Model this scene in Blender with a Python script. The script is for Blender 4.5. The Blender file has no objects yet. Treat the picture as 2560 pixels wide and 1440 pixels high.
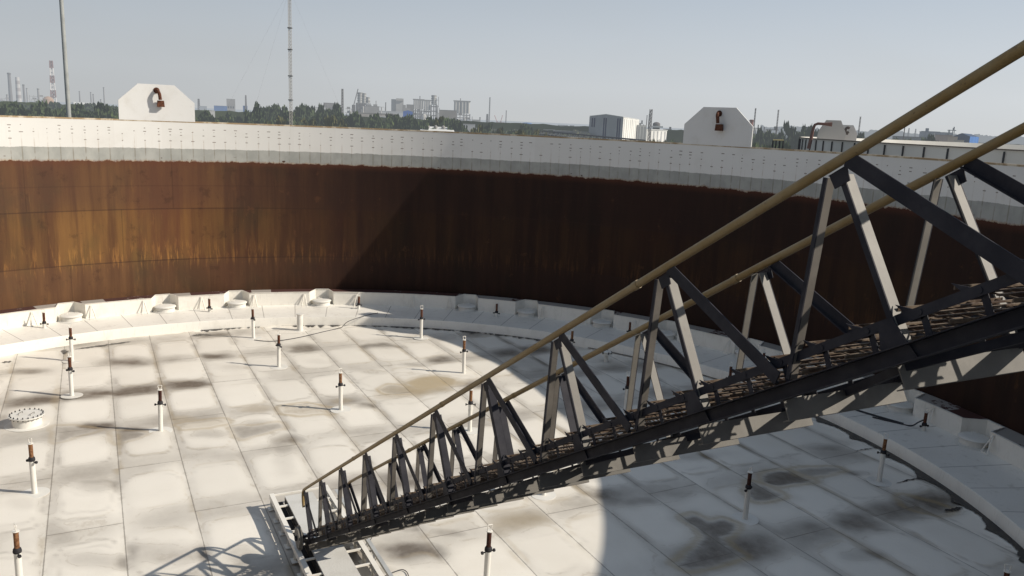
import bpy, bmesh, math, random
import numpy as np
from mathutils import Vector, Matrix, Quaternion
random.seed(7); rng=np.random.RandomState(5)
scn=bpy.context.scene
COL=scn.collection
V=Vector
# ------------------------------------------------------------------ camera
PITCH,ROLL,FPX=0.20103,0.04262,2063.26
FWD=V((0,math.cos(PITCH),-math.sin(PITCH)))
_r=V((1,0,0)); _u=_r.cross(FWD)
RIGHT=math.cos(ROLL)*_r+math.sin(ROLL)*_u
UP=-math.sin(ROLL)*_r+math.cos(ROLL)*_u
cam=bpy.data.cameras.new('camera'); co=bpy.data.objects.new('camera',cam); COL.objects.link(co)
M=Matrix((RIGHT,UP,-FWD)).transposed().to_4x4(); co.matrix_world=M
cam.sensor_width=36; cam.lens=36*FPX/2560; cam.clip_start=.1; cam.clip_end=30000
scn.camera=co
def ray(px,py): return FWD+RIGHT*((px-1280)/FPX)-UP*((py-720)/FPX)
def onz(px,py,z):
    d=ray(px,py); return d*(z/d.z)
def hor(px):           # pixel row of the true horizon at column px
    d0=ray(px,0); d1=ray(px,1000); return 1000*d0.z/(d0.z-d1.z)
def gpt(px,dist):      # point at horizontal distance dist seen in column px (on the horizon)
    d=ray(px,hor(px)); s=dist/math.hypot(d.x,d.y); return V((d.x*s,d.y*s,0))
def zat(px,py,dist):
    d=ray(px,py); return d.z*dist/math.hypot(d.x,d.y)
# ------------------------------------------------------------------ key dimensions
C=V((-6.456,24.015,0)); R=26.2; ZR=-.86; ZD=-12.; ZP=-11.47; RP=22.15; RD=25.1; GZ=-15.5
def pol(th,r,z=0): t=math.radians(th); return V((C.x+r*math.cos(t),C.y+r*math.sin(t),z))
# ------------------------------------------------------------------ object helpers
def tag(o,label=None,cat=None,group=None,kind=None):
    if label: o['label']=label
    if cat: o['category']=cat
    if group: o['group']=group
    if kind: o['kind']=kind
    return o
def empty(name,loc,label,cat,group=None,rz=0):
    o=bpy.data.objects.new(name,None); COL.objects.link(o); o.location=loc; o.rotation_euler=(0,0,rz); o.empty_display_size=.2
    return tag(o,label,cat,group)
def copy_tree(o,parent=None):
    c=o.copy(); COL.objects.link(c); c.parent=parent
    for ch in list(o.children): copy_tree(ch,c)
    return c
class MB:
    def __init__(s): s.v=[];s.f=[];s.m=[];s.uv={};s.mi=0
    def add(s,vs,fs):
        n=len(s.v); s.v+= [tuple(p) for p in vs]; s.f+=[tuple(i+n for i in f) for f in fs]; s.m+=[s.mi]*len(fs)
    def box(s,c,ax,ay,az):   # centre and half-axis vectors
        c=V(c);ax=V(ax);ay=V(ay);az=V(az)
        vs=[c+ax*i+ay*j+az*k for k in(-1,1) for j in(-1,1) for i in(-1,1)]
        s.add(vs,[(0,2,3,1),(4,5,7,6),(0,1,5,4),(2,6,7,3),(0,4,6,2),(1,3,7,5)])
    def abox(s,x0,x1,y0,y1,z0,z1): s.box(((x0+x1)/2,(y0+y1)/2,(z0+z1)/2),((x1-x0)/2,0,0),(0,(y1-y0)/2,0),(0,0,(z1-z0)/2))
    def tube(s,pts,r,n=10,cap=True,up=None):
        pts=[V(p) for p in pts]; rs=r if isinstance(r,(list,tuple)) else [r]*len(pts)
        base=len(s.v); prev=None
        for i,p in enumerate(pts):
            t=(pts[min(i+1,len(pts)-1)]-pts[max(i-1,0)]).normalized()
            if prev is None:
                a=V((0,0,1)) if abs(t.z)<.9 else V((1,0,0)); e1=t.cross(a).normalized()
            else: e1=(prev-t*prev.dot(t)).normalized()
            prev=e1; e2=t.cross(e1)
            for k in range(n):
                an=2*math.pi*k/n; s.v.append(tuple(p+(e1*math.cos(an)+e2*math.sin(an))*rs[i]))
        for i in range(len(pts)-1):
            for k in range(n):
                a=base+i*n+k;b=base+i*n+(k+1)%n; s.f.append((a,b,b+n,a+n)); s.m.append(s.mi)
        if cap:
            s.f.append(tuple(base+k for k in range(n))[::-1]); s.m.append(s.mi)
            s.f.append(tuple(base+(len(pts)-1)*n+k for k in range(n))); s.m.append(s.mi)
    def lathe(s,c,prof,n=24,cap=True):   # prof [(r,z)]
        c=V(c); base=len(s.v)
        for r,z in prof:
            for k in range(n):
                a=2*math.pi*k/n; s.v.append((c.x+r*math.cos(a),c.y+r*math.sin(a),c.z+z))
        for i in range(len(prof)-1):
            for k in range(n):
                a=base+i*n+k;b=base+i*n+(k+1)%n; s.f.append((a,b,b+n,a+n)); s.m.append(s.mi)
        if cap:
            s.f.append(tuple(base+k for k in range(n))[::-1]); s.m.append(s.mi)
            s.f.append(tuple(base+(len(prof)-1)*n+k for k in range(n))); s.m.append(s.mi)
    def angle(s,A,B,e1,e2,w=.1,t=.012,w2=None,split=False):   # L section from A to B, corner on the A-B line
        A=V(A);B=V(B); ax=(B-A).normalized(); e1=(e1-ax*e1.dot(ax)).normalized(); e2=e2-ax*e2.dot(ax); e2=(e2-e1*e2.dot(e1)).normalized()
        w2=w2 or w; L=(B-A)/2; c=(A+B)/2
        s.box(c+e1*(w/2)+e2*(t/2),L,e1*(w/2),e2*(t/2))
        if split: s.mi=1
        s.box(c+e1*(t/2)+e2*(t+(w2-t)/2),L,e1*(t/2),e2*((w2-t)/2)); s.mi=0
    def prism(s,poly,ex):    # poly list of points, extruded by vector ex
        n=len(poly); a=[V(p) for p in poly]; b=[p+V(ex) for p in a]
        s.add(a+b,[tuple(range(n))[::-1],tuple(range(n,2*n))]+[(i,(i+1)%n,n+(i+1)%n,n+i) for i in range(n)])
    def mesh(s,name,mats,smooth=False):
        me=bpy.data.meshes.new(name); me.from_pydata(s.v,[],s.f); 
        for m in (mats if isinstance(mats,(list,tuple)) else [mats]): me.materials.append(m)
        me.polygons.foreach_set('material_index',s.m); me.update()
        bm=bmesh.new(); bm.from_mesh(me); bmesh.ops.recalc_face_normals(bm,faces=bm.faces); bm.to_mesh(me); bm.free()
        if smooth:
            me.polygons.foreach_set('use_smooth',[True]*len(me.polygons))
            try: me.set_sharp_from_angle(angle=math.radians(40))
            except Exception: pass
        return me
    def build(s,name,mats,parent=None,smooth=False,origin=None):
        me=s.mesh(name,mats,smooth); o=bpy.data.objects.new(name,me); COL.objects.link(o); o.parent=parent
        if parent is not None and parent.type=='EMPTY' and s.__dict__.get('world',False):
            o.matrix_parent_inverse=Matrix.Identity(4)
            off=V(parent.location); me.transform(Matrix.Translation(-off))
        return o
def W():  # mesh builder whose coordinates are world coordinates (moved into the parent's frame on build)
    m=MB(); m.world=True; return m
# ------------------------------------------------------------------ material helpers
def srgb(r,g,b):
    f=lambda c:(c/255/12.92) if c/255<=.04045 else ((c/255+.055)/1.055)**2.4
    return (f(r),f(g),f(b))
class NT:
    def __init__(s,name,rough=.6,spec=.3,metal=0.):
        s.m=bpy.data.materials.new(name); s.m.use_nodes=True; s.t=s.m.node_tree; s.n=s.t.nodes; s.b=s.n['Principled BSDF']
        s.b.inputs['Roughness'].default_value=rough; s.b.inputs['Specular IOR Level'].default_value=spec; s.b.inputs['Metallic'].default_value=metal
    def L(s,a,b): s.t.links.new(a,b)
    def _in(s,node,i,v):
        if v is None: return
        if isinstance(v,(int,float)): node.inputs[i].default_value=v
        elif isinstance(v,tuple): node.inputs[i].default_value=v if len(node.inputs[i].default_value)==len(v) else (*v,1)
        else: s.L(v,node.inputs[i])
    def math(s,op,a,b=None,c=None,clamp=False):
        n=s.n.new('ShaderNodeMath'); n.operation=op; n.use_clamp=clamp
        s._in(n,0,a);s._in(n,1,b);s._in(n,2,c); return n.outputs[0]
    def coord(s,kind='Object'): return s.n.new('ShaderNodeTexCoord').outputs[kind]
    def geo(s): return s.n.new('ShaderNodeNewGeometry').outputs['Position']
    def uv(s): return s.n.new('ShaderNodeUVMap').outputs[0]
    def sep(s,v): n=s.n.new('ShaderNodeSeparateXYZ'); s.L(v,n.inputs[0]); return n.outputs
    def comb(s,x,y,z=0.): n=s.n.new('ShaderNodeCombineXYZ'); s._in(n,0,x);s._in(n,1,y);s._in(n,2,z); return n.outputs[0]
    def mapping(s,v,scale=(1,1,1),loc=(0,0,0)):
        n=s.n.new('ShaderNodeMapping'); s.L(v,n.inputs[0]); n.inputs['Scale'].default_value=scale; n.inputs['Location'].default_value=loc; return n.outputs[0]
    def noise(s,v,scale=1.,detail=4.,rough=.55,dist=0.):
        n=s.n.new('ShaderNodeTexNoise'); s.L(v,n.inputs['Vector']); n.inputs['Scale'].default_value=scale; n.inputs['Detail'].default_value=detail; n.inputs['Roughness'].default_value=rough; n.inputs['Distortion'].default_value=dist; return n.outputs['Fac']
    def white(s,v): n=s.n.new('ShaderNodeTexWhiteNoise'); n.noise_dimensions='3D'; s.L(v,n.inputs[0]); return n.outputs['Value']
    def ss(s,x,a,b,o0=0.,o1=1.):   # smoothstep
        n=s.n.new('ShaderNodeMapRange'); n.interpolation_type='SMOOTHSTEP'; s._in(n,0,x); n.inputs[1].default_value=a;n.inputs[2].default_value=b;n.inputs[3].default_value=o0;n.inputs[4].default_value=o1; return n.outputs[0]
    def lin(s,x,a,b,o0=0.,o1=1.):
        n=s.n.new('ShaderNodeMapRange'); s._in(n,0,x); n.inputs[1].default_value=a;n.inputs[2].default_value=b;n.inputs[3].default_value=o0;n.inputs[4].default_value=o1; return n.outputs[0]
    def mix(s,f,a,b,mode='MIX'):
        n=s.n.new('ShaderNodeMix'); n.data_type='RGBA'; n.blend_type=mode; s._in(n,0,f)
        for i,v in ((6,a),(7,b)):
            if isinstance(v,tuple): n.inputs[i].default_value=(*v,1)
            else: s.L(v,n.inputs[i])
        return n.outputs[2]
    def attr(s,name): n=s.n.new('ShaderNodeAttribute'); n.attribute_name=name; return n
    def bump(s,h,dist=.01,strength=.5):
        n=s.n.new('ShaderNodeBump'); s.L(h,n.inputs['Height']); n.inputs['Distance'].default_value=dist; n.inputs['Strength'].default_value=strength; s.L(n.outputs[0],s.b.inputs['Normal'])
    def col(s,c):
        if isinstance(c,tuple): s.b.inputs['Base Color'].default_value=(*c,1)
        else: s.L(c,s.b.inputs['Base Color'])
        return s.m
def plain(name,c,rough=.6,var=.15,scale=3.,spec=.3,c2=None,metal=0.):
    t=NT(name,rough,spec,metal); p=t.coord(); n=t.noise(p,scale,5,.6)
    d=tuple(x*(1-var) for x in c); e=tuple(min(1,x*(1+var)) for x in c)
    return t.col(t.mix(t.ss(n,.3,.7),d,c2 if c2 else e))
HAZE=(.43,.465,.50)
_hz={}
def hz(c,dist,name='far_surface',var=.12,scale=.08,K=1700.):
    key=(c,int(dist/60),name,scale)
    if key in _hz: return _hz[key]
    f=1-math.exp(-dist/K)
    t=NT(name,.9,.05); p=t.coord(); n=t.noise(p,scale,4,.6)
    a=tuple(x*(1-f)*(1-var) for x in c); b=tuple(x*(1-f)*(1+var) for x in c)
    t.col(t.mix(t.ss(n,.35,.65),a,b)); t.b.inputs['Emission Color'].default_value=(*HAZE,1); t.b.inputs['Emission Strength'].default_value=f*.85  # distance haze baked in as dimmed colour plus a faint glow
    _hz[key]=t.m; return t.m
# ------------------------------------------------------------------ materials
def mat_white(name,base=(.80,.77,.705),dirt=.35,scale=1.2,streak=False):
    t=NT(name,.45,.35); p=t.geo(); n=t.noise(p,scale,6,.62); n2=t.noise(t.mapping(p,(6,6,.8)),2.,4,.6); n3=t.noise(p,9.,3,.6)
    c=t.mix(t.math('MULTIPLY',t.ss(n,.48,.75),dirt),base,(.40,.36,.29))
    if streak: c=t.mix(t.math('MULTIPLY',t.ss(n2,.55,.8),.35),c,(.42,.36,.28))
    c=t.mix(t.math('MULTIPLY',t.ss(n3,.62,.75),.18),c,(.34,.31,.27))
    return t.col(c)
WHITE=mat_white('white_paint')
WHITE_STREAK=mat_white('streaked_white_paint',streak=True,dirt=.22)
def mat_rust(name,a=(.060,.022,.014),b=(.135,.055,.030),sc=14.):
    t=NT(name,.8,.2); p=t.geo(); n=t.noise(p,sc,6,.7); m=t.noise(p,sc*.3,3,.5)
    c=t.mix(t.ss(n,.35,.65),a,b); c=t.mix(t.ss(m,.60,.72),c,(.24,.13,.07)); t.bump(n,.004,.5); return t.col(c)
RUST=mat_rust('rusted_steel'); RUST_DARK=mat_rust('dark_rust',(.035,.016,.014),(.085,.03,.022))
BLACK=plain('black_rubber',(.022,.021,.024),.7)
def mat_ladder():
    t=NT('weathered_grey_steel',.55,.3,.0); p=t.geo(); n=t.noise(p,3.5,6,.65); n2=t.noise(p,22.,3,.6)
    c=t.mix(t.ss(n,.35,.7),(.155,.144,.127),(.195,.182,.16)); c=t.mix(t.math('MULTIPLY',t.ss(n2,.6,.72),.5),c,(.15,.12,.10)); return t.col(c)
STEEL=mat_ladder()
def mat_dark():
    t=NT('shade_toned_steel',.65,.12); p=t.geo(); n=t.noise(p,4.,5,.6)
    return t.col(t.mix(t.ss(n,.35,.7),(.024,.024,.031),(.042,.041,.048)))
STEEL_D=mat_dark()  # ladder steel with shade put into its colour for faces away from sun
STEEL_B=plain('shade_toned_beam_steel',(.125,.115,.10),.6,.2)  # ladder steel darkened to carry the shade on the cross beams
STEEL_M=plain('brownish_grey_steel',(.135,.122,.107),.6,.2)
def mat_grate():
    t=NT('rusty_tread_steel',.8,.15); p=t.geo(); n=t.noise(p,7.,5,.65)
    return t.col(t.mix(t.ss(n,.4,.6),(.075,.050,.036),(.17,.13,.095)))
GRATE=mat_grate()
def mat_rail():
    t=NT('mustard_handrail_paint',.5,.35); p=t.geo(); n=t.noise(p,2.5,5,.6); n2=t.noise(p,30,3,.6)
    c=t.mix(t.ss(n,.35,.7),(.235,.155,.055),(.28,.205,.10)); c=t.mix(t.math('MULTIPLY',t.ss(n2,.62,.74),.6),c,(.12,.075,.04)); return t.col(c)
RAIL=mat_rail()
# --- shell: uv = arc length, z
def mat_shell():
    t=NT('rusted_and_painted_shell',.72,.22)
    u,v,_=t.sep(t.uv())
    P=t.comb(u,v)
    # rust body
    n1=t.noise(t.mapping(P,(1.5,.10,1)),1.,5,.6)       # long vertical streaks
    n2=t.noise(t.mapping(P,(.42,.28,1)),1.,5,.6)
    n3=t.noise(t.mapping(P,(5.,.55,1)),1.,4,.7)
    n4=t.noise(t.mapping(P,(.16,.10,1),(3,7,0)),1.,3,.5)
    c=t.mix(t.ss(n1,.36,.68),(.046,.019,.011),(.088,.040,.019))
    c=t.mix(t.math('MULTIPLY',t.ss(n2,.46,.66),.6),c,(.028,.022,.013))
    c=t.mix(t.math('MULTIPLY',t.ss(n4,.5,.68),.6),c,(.070,.024,.014))
    s=t.math('MULTIPLY',t.ss(n3,.56,.70),t.ss(n2,.35,.6)); c=t.mix(t.math('MULTIPLY',s,.5),c,(.13,.060,.022))
    crs=t.math('FLOOR',t.math('DIVIDE',t.math('SUBTRACT',v,-5.76),2.94))
    tj=t.math('ADD',v,t.math('MULTIPLY',t.math('SUBTRACT',n2,.5),1.6)); top=t.math('ADD',t.math('MULTIPLY',t.ss(v,-5.84,-5.70),.22),t.math('MULTIPLY',t.ss(tj,-6.6,-4.9),.55)); c=t.mix(t.math('MULTIPLY',top,.58),c,(.050,.024,.017))
    mid=t.math('MULTIPLY',t.ss(tj,-9.3,-8.2),t.math('SUBTRACT',1.,top)); c=t.mix(t.math('MULTIPLY',mid,t.ss(n1,.3,.7,.06,.42)),c,(.135,.068,.018))
    lw=t.math('SUBTRACT',1.,t.ss(v,-8.8,-8.6)); c=t.mix(t.math('MULTIPLY',lw,.3),c,(.075,.038,.020))
    fr=t.math('MULTIPLY',t.ss(t.math('ADD',v,t.math('MULTIPLY',n3,.9)),-8.9,-8.0),t.math('SUBTRACT',1.,t.ss(v,-8.7,-7.2)))
    c=t.mix(t.math('MULTIPLY',t.math('MULTIPLY',fr,t.ss(n3,.5,.62)),.42),c,(.25,.115,.035))
    dm=t.ss(u,math.radians(92)*R,math.radians(122)*R,.40,1.75); c=t.mix(1.,c,t.comb(t.math('MULTIPLY',dm,1.),t.math('POWER',dm,1.08),t.math('POWER',dm,.9)),'MULTIPLY')  # sun and shade painted into the rust colour by angle round the wall
    # weld lines of the rings
    for z in (-5.76,-8.70,-4.46):
        d=t.math('ABSOLUTE',t.math('SUBTRACT',v,t.math('ADD',z,t.math('MULTIPLY',t.math('SUBTRACT',n2,.5),.03))))
        c=t.mix(t.math('MULTIPLY',t.ss(d,.015,.05,1.,0.),.5 if z!=-4.46 else .2),c,(.03,.014,.010))
    # orange stripes, a few
    cell=t.math('FLOOR',t.math('MULTIPLY',u,1.1)); rr=t.white(t.comb(cell,9.1,2.)); fu=t.math('FRACT',t.math('MULTIPLY',u,1.1))
    st=t.math('MULTIPLY',t.math('GREATER_THAN',rr,.70),t.ss(t.math('ABSOLUTE',t.math('SUBTRACT',fu,.5)),.03,.13,1.,0.))
    st=t.math('MULTIPLY',st,t.math('MULTIPLY',t.ss(v,-8.6,-8.0),t.ss(v,-5.8,-7.6)))
    c=t.mix(t.math('MULTIPLY',t.math('MULTIPLY',st,t.ss(u,math.radians(100)*R,math.radians(125)*R,.12,1.)),.34),c,(.24,.115,.038))  # stripes painted fainter where the wall lies in shade
    # vertical plate joints, staggered per ring, and scale patches
    cr2=t.math('FLOOR',t.math('DIVIDE',t.math('SUBTRACT',v,-5.73),2.94)); pj=t.math('ADD',t.math('DIVIDE',u,7.3),t.math('MULTIPLY',cr2,.37)); pf=t.math('ABSOLUTE',t.math('SUBTRACT',t.math('FRACT',pj),.5))
    c=t.mix(t.math('MULTIPLY',t.ss(t.math('MULTIPLY',pf,7.3),.015,.045,1.,0.),.28),c,(.02,.010,.008))
    pt=t.white(t.comb(t.math('FLOOR',pj),cr2,4.)); c=t.mix(t.math('MULTIPLY',pt,.30),c,(.030,.014,.010))
    sc2=t.noise(t.mapping(P,(1.1,.9,1),(9,2,0)),1.,7,.72); c=t.mix(t.math('MULTIPLY',t.ss(sc2,.56,.66),.32),c,(.022,.011,.009)); c=t.mix(t.math('MULTIPLY',t.ss(sc2,.40,.32),.22),c,(.16,.07,.028))
    # grey primer band
    rag=t.math('MULTIPLY',t.math('SUBTRACT',t.noise(t.mapping(P,(1.6,1.,1)),1.,7,.78),.5),.50)
    vg=t.math('ADD',v,rag)
    # rust halo under the band edge
    c=t.mix(t.math('MULTIPLY',t.ss(v,-3.5,-3.05),.5),c,(.105,.034,.018))
    gn=t.noise(t.mapping(P,(1.,.6,1)),1.3,5,.6)
    grey=t.mix(t.ss(gn,.3,.7),(.30,.305,.285),(.39,.39,.365))
    colw=.599; cu=t.math('DIVIDE',u,colw); ci=t.math('FLOOR',cu); cf=t.math('SUBTRACT',t.math('FRACT',cu),.5)
    cr=t.white(t.comb(ci,4.,8.)); cofs=t.math('MULTIPLY',t.math('SUBTRACT',cr,.5),.22); du=t.math('MULTIPLY',t.math('ABSOLUTE',t.math('SUBTRACT',cf,cofs)),colw)
    vert=t.math('MULTIPLY',t.ss(du,.012,.04,1.,0.),t.ss(t.noise(t.mapping(P,(3,2.,1)),1.,3,.6),.32,.6))
    grey=t.mix(t.math('MULTIPLY',vert,.55),grey,(.17,.14,.10))
    blot=t.math('MULTIPLY',t.ss(t.noise(t.mapping(P,(2.6,4.5,1)),1.,3,.5),.67,.71),t.ss(v,-2.75,-2.95)); grey=t.mix(blot,grey,(.06,.025,.015))
    edge=t.ss(vg,-2.99,-3.10); grey=t.mix(t.math('MULTIPLY',edge,.7),grey,t.mix(t.ss(n3,.4,.6),(.36,.25,.15),(.16,.06,.03)))
    c=t.mix(t.math('GREATER_THAN',vg,-3.10),c,grey)
    # white band
    wn=t.noise(t.mapping(P,(.5,.8,1)),1.,5,.6); wn2=t.noise(t.mapping(P,(4.,.3,1)),1.,4,.6)
    wh=t.mix(t.math('MULTIPLY',t.ss(wn,.5,.8),.4),(.70,.69,.665),(.55,.53,.49)); wh=t.mix(t.math('MULTIPLY',t.ss(wn2,.6,.8),.3),wh,(.50,.47,.42))
    wh=t.mix(t.math('MULTIPLY',vert,t.ss(v,-1.5,-2.2,0.,.35)),wh,(.35,.26,.18))
    spots=None
    for i,z in enumerate((-1.30,-1.47,-1.64,-1.98)):
        jr=t.white(t.comb(ci,float(i)+.5,2.)); dz=t.math('ABSOLUTE',t.math('SUBTRACT',v,t.math('ADD',z-.02,t.math('MULTIPLY',jr,.05))))
        jw=t.white(t.comb(ci,float(i)+7.5,5.)); hw=t.math('MULTIPLY',t.math('SUBTRACT',jw,.22),.12)
        a=t.math('MULTIPLY',t.math('LESS_THAN',dz,.022),t.math('LESS_THAN',du,hw))
        spots=a if spots is None else t.math('MAXIMUM',spots,a)
    wh=t.mix(t.math('MULTIPLY',spots,.8),wh,(.10,.07,.05))
    pv=t.white(t.comb(t.math('FLOOR',t.math('DIVIDE',u,2.4)),12.,3.)); wh=t.mix(t.math('MULTIPLY',pv,.16),wh,(.50,.48,.44))
    run=t.math('MULTIPLY',t.ss(t.noise(t.mapping(P,(9.,.25,1)),1.,3,.6),.66,.74),t.ss(v,-1.2,-1.9)); wh=t.mix(t.math('MULTIPLY',run,.35),wh,(.38,.27,.17))
    chp=t.noise(t.mapping(P,(5.,7.,1)),1.,5,.7); wh=t.mix(t.math('MULTIPLY',t.ss(chp,.72,.74),.7),wh,(.16,.09,.05))
    rag2=t.math('MULTIPLY',t.math('SUBTRACT',t.noise(t.mapping(P,(.9,.4,1)),1.,6,.72),.5),.22)
    c=t.mix(t.math('GREATER_THAN',t.math('ADD',v,rag2),-2.38),c,wh)
    hb=t.math('MULTIPLY',n3,t.ss(v,-3.3,-3.1,1.,0.)); t.bump(hb,.01,.35)
    return t.col(c)
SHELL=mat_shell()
# --- deck
def mat_deck():
    t=NT('white_painted_deck_plate',.42,.35)
    u,v,_=t.sep(t.uv()); P=t.comb(u,v)
    S=t.attr('stain'); r,g,b=[S.outputs['Color']]*3
    sp=t.n.new('ShaderNodeSeparateColor'); t.L(S.outputs['Color'],sp.inputs[0]); s,ta,dk=sp.outputs
    n=t.noise(P,.55,5,.6); n2=t.noise(P,3.,6,.65); n3=t.noise(P,14.,3,.6); n4=t.noise(P,1.6,7,.72)
    c=t.mix(t.math('MULTIPLY',t.ss(n,.42,.7),.35),(.82,.775,.695),(.73,.68,.595))
    # per plate tint
    row=t.math('FLOOR',t.math('DIVIDE',t.math('SUBTRACT',v,.97),1.968)); vf=t.math('FRACT',t.math('DIVIDE',t.math('SUBTRACT',v,.97),1.968))
    par=t.math('MODULO',t.math('ADD',row,100.),2.)
    uu=t.math('ADD',t.math('DIVIDE',t.math('SUBTRACT',u,-.45),8.27),t.math('MULTIPLY',par,.4935)); uf=t.math('FRACT',uu); ui=t.math('FLOOR',uu)
    pr=t.white(t.comb(row,ui,.5)); c=t.mix(t.math('MULTIPLY',pr,.17),c,(.46,.43,.38))
    s2=t.math('MULTIPLY',s,t.math('ADD',.62,t.math('MULTIPLY',n2,.75)),None,True)
    c=t.mix(t.math('POWER',s2,.8,None,True),c,(.16,.135,.11))
    t2=t.math('ADD',ta,t.math('MULTIPLY',t.math('SUBTRACT',n4,.5),.35)); t2=t.math('MULTIPLY',t2,t.ss(ta,.02,.2),None,True)
    c=t.mix(t.math('MULTIPLY',t2,.85,None,True),c,(.40,.30,.155))
    sc_=t.noise(t.mapping(P,(.8,9.,1)),1.,3,.6); c=t.mix(t.math('MULTIPLY',t.ss(sc_,.68,.74),.18),c,(.30,.25,.19))
    sp2=t.noise(P,38.,1,.5); c=t.mix(t.math('MULTIPLY',t.ss(sp2,.80,.83),.6),c,(.10,.07,.05))
    sn=t.math('ADD',s,t.math('MULTIPLY',t.math('SUBTRACT',n2,.5),.16)); gt=t.ss(n4,.42,.58)
    for lv,am in ((.13,.24),(.30,.15)):
        tl=t.ss(t.math('ABSOLUTE',t.math('SUBTRACT',sn,lv)),.004,.022,1.,0.); c=t.mix(t.math('MULTIPLY',t.math('MULTIPLY',tl,gt),am),c,(.30,.235,.155))
    c=t.mix(t.ss(t.math('ADD',dk,t.math('MULTIPLY',t.math('SUBTRACT',n2,.5),.25)),.45,.60),c,(.025,.022,.022))
    c=t.mix(t.math('MULTIPLY',t.ss(n3,.63,.72),.16),c,(.35,.31,.26))
    # seams
    dv=t.math('MULTIPLY',t.math('MINIMUM',vf,t.math('SUBTRACT',1.,vf)),1.968)
    du=t.math('MULTIPLY',t.math('MINIMUM',uf,t.math('SUBTRACT',1.,uf)),8.27)
    w=t.math('MULTIPLY',t.ss(n4,.35,.6),.012)
    e1=t.ss(t.math('SUBTRACT',dv,w),.004,.016,1.,0.); e2=t.ss(t.math('SUBTRACT',du,w),.006,.018,1.,0.)
    c=t.mix(t.math('MULTIPLY',e1,.6),c,(.13,.11,.09)); c=t.mix(t.math('MULTIPLY',e2,.55),c,(.12,.10,.085))
    halo=t.math('MULTIPLY',t.ss(t.math('MINIMUM',dv,du),.02,.16,1.,0.),t.ss(n4,.48,.65)); c=t.mix(t.math('MULTIPLY',halo,.30),c,(.36,.32,.26))
    h=t.math('SUBTRACT',t.math('MULTIPLY',n,.4),t.math('ADD',e1,e2)); t.bump(h,.006,.5)
    t.L(t.math('SUBTRACT',.5,t.math('MULTIPLY',s,.15)),t.b.inputs['Roughness'])
    return t.col(c)
DECK=mat_deck()
def mat_pontoon():
    t=NT('white_pontoon_paint',.45,.35); u,v,_=t.sep(t.uv()); P=t.comb(u,v)  # u = angle deg, v = radius-ish
    p=t.geo(); n=t.noise(p,.5,6,.62); n2=t.noise(p,2.4,7,.7); n3=t.noise(p,10.,3,.6)
    c=t.mix(t.math('MULTIPLY',t.ss(n,.45,.7),.4),(.80,.77,.71),(.66,.62,.555))
    c=t.mix(t.math('MULTIPLY',t.ss(n2,.55,.72),.40),c,(.36,.32,.26)); c=t.mix(t.math('MULTIPLY',t.ss(n3,.62,.72),.15),c,(.3,.27,.23))
    f=t.math('FRACT',t.math('DIVIDE',t.math('SUBTRACT',u,5.),4.35)); d=t.math('MULTIPLY',t.math('MINIMUM',f,t.math('SUBTRACT',1.,f)),4.35*.41)
    c=t.mix(t.math('MULTIPLY',t.ss(d,.010,.03,1.,0.),.6),c,(.12,.10,.085))
    return t.col(c)
PONT=mat_pontoon()
# ------------------------------------------------------------------ world and sun
SUN_AZ=-6.5; SUN_EL=33.8
w=bpy.data.worlds.new('World'); scn.world=w; w.use_nodes=True; nt=w.node_tree; bg=nt.nodes['Background']
sky=nt.nodes.new('ShaderNodeTexSky'); sky.sky_type='NISHITA'; sky.sun_disc=False; sky.sun_elevation=math.radians(SUN_EL)
sky.sun_rotation=math.radians(90-SUN_AZ); sky.air_density=1.3; sky.dust_density=4.; sky.ozone_density=1.
tc=nt.nodes.new('ShaderNodeTexCoord'); sx=nt.nodes.new('ShaderNodeSeparateXYZ'); nt.links.new(tc.outputs['Generated'],sx.inputs[0])
mp=nt.nodes.new('ShaderNodeValToRGB'); nt.links.new(sx.outputs[2],mp.inputs[0])
K=10.
cr=mp.color_ramp; cr.elements[0].position=0.; cr.elements[0].color=(*[K*x for x in (.62,.64,.65)],1); cr.elements[1].position=1.; cr.elements[1].color=(*[K*x for x in (.20,.25,.33)],1)
for p_,c_ in ((.04,(.625,.66,.69)),(.09,(.565,.615,.67)),(.15,(.48,.545,.625)),(.24,(.37,.435,.525)),(.50,(.25,.32,.42))):
    e=cr.elements.new(p_); e.color=(*[K*x for x in c_],1)
# soft haze clouds
no=nt.nodes.new('ShaderNodeTexNoise'); no.inputs['Scale'].default_value=3.; no.inputs['Detail'].default_value=5.
mpp=nt.nodes.new('ShaderNodeMapping'); mpp.inputs['Scale'].default_value=(1,1,3.); nt.links.new(tc.outputs['Generated'],mpp.inputs[0]); nt.links.new(mpp.outputs[0],no.inputs['Vector'])
mr=nt.nodes.new('ShaderNodeMapRange'); mr.inputs[1].default_value=.5; mr.inputs[2].default_value=.8; mr.inputs[3].default_value=0.; mr.inputs[4].default_value=.22; nt.links.new(no.outputs['Fac'],mr.inputs[0])
mc=nt.nodes.new('ShaderNodeMix'); mc.data_type='RGBA'; mc.inputs[7].default_value=(5.,5.15,5.2,1); nt.links.new(mr.outputs[0],mc.inputs[0]); nt.links.new(mp.outputs[0],mc.inputs[6])
gx=nt.nodes.new('ShaderNodeMapRange'); gx.inputs[1].default_value=-.6; gx.inputs[2].default_value=.6; gx.inputs[3].default_value=.84; gx.inputs[4].default_value=1.10; nt.links.new(sx.outputs[0],gx.inputs[0])
mg=nt.nodes.new('ShaderNodeMix'); mg.data_type='RGBA'; mg.blend_type='MULTIPLY'; mg.inputs[0].default_value=1.; nt.links.new(mc.outputs[2],mg.inputs[6]); nt.links.new(gx.outputs[0],mg.inputs[7])
mx=nt.nodes.new('ShaderNodeMix'); mx.data_type='RGBA'; mx.inputs[0].default_value=.92
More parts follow.
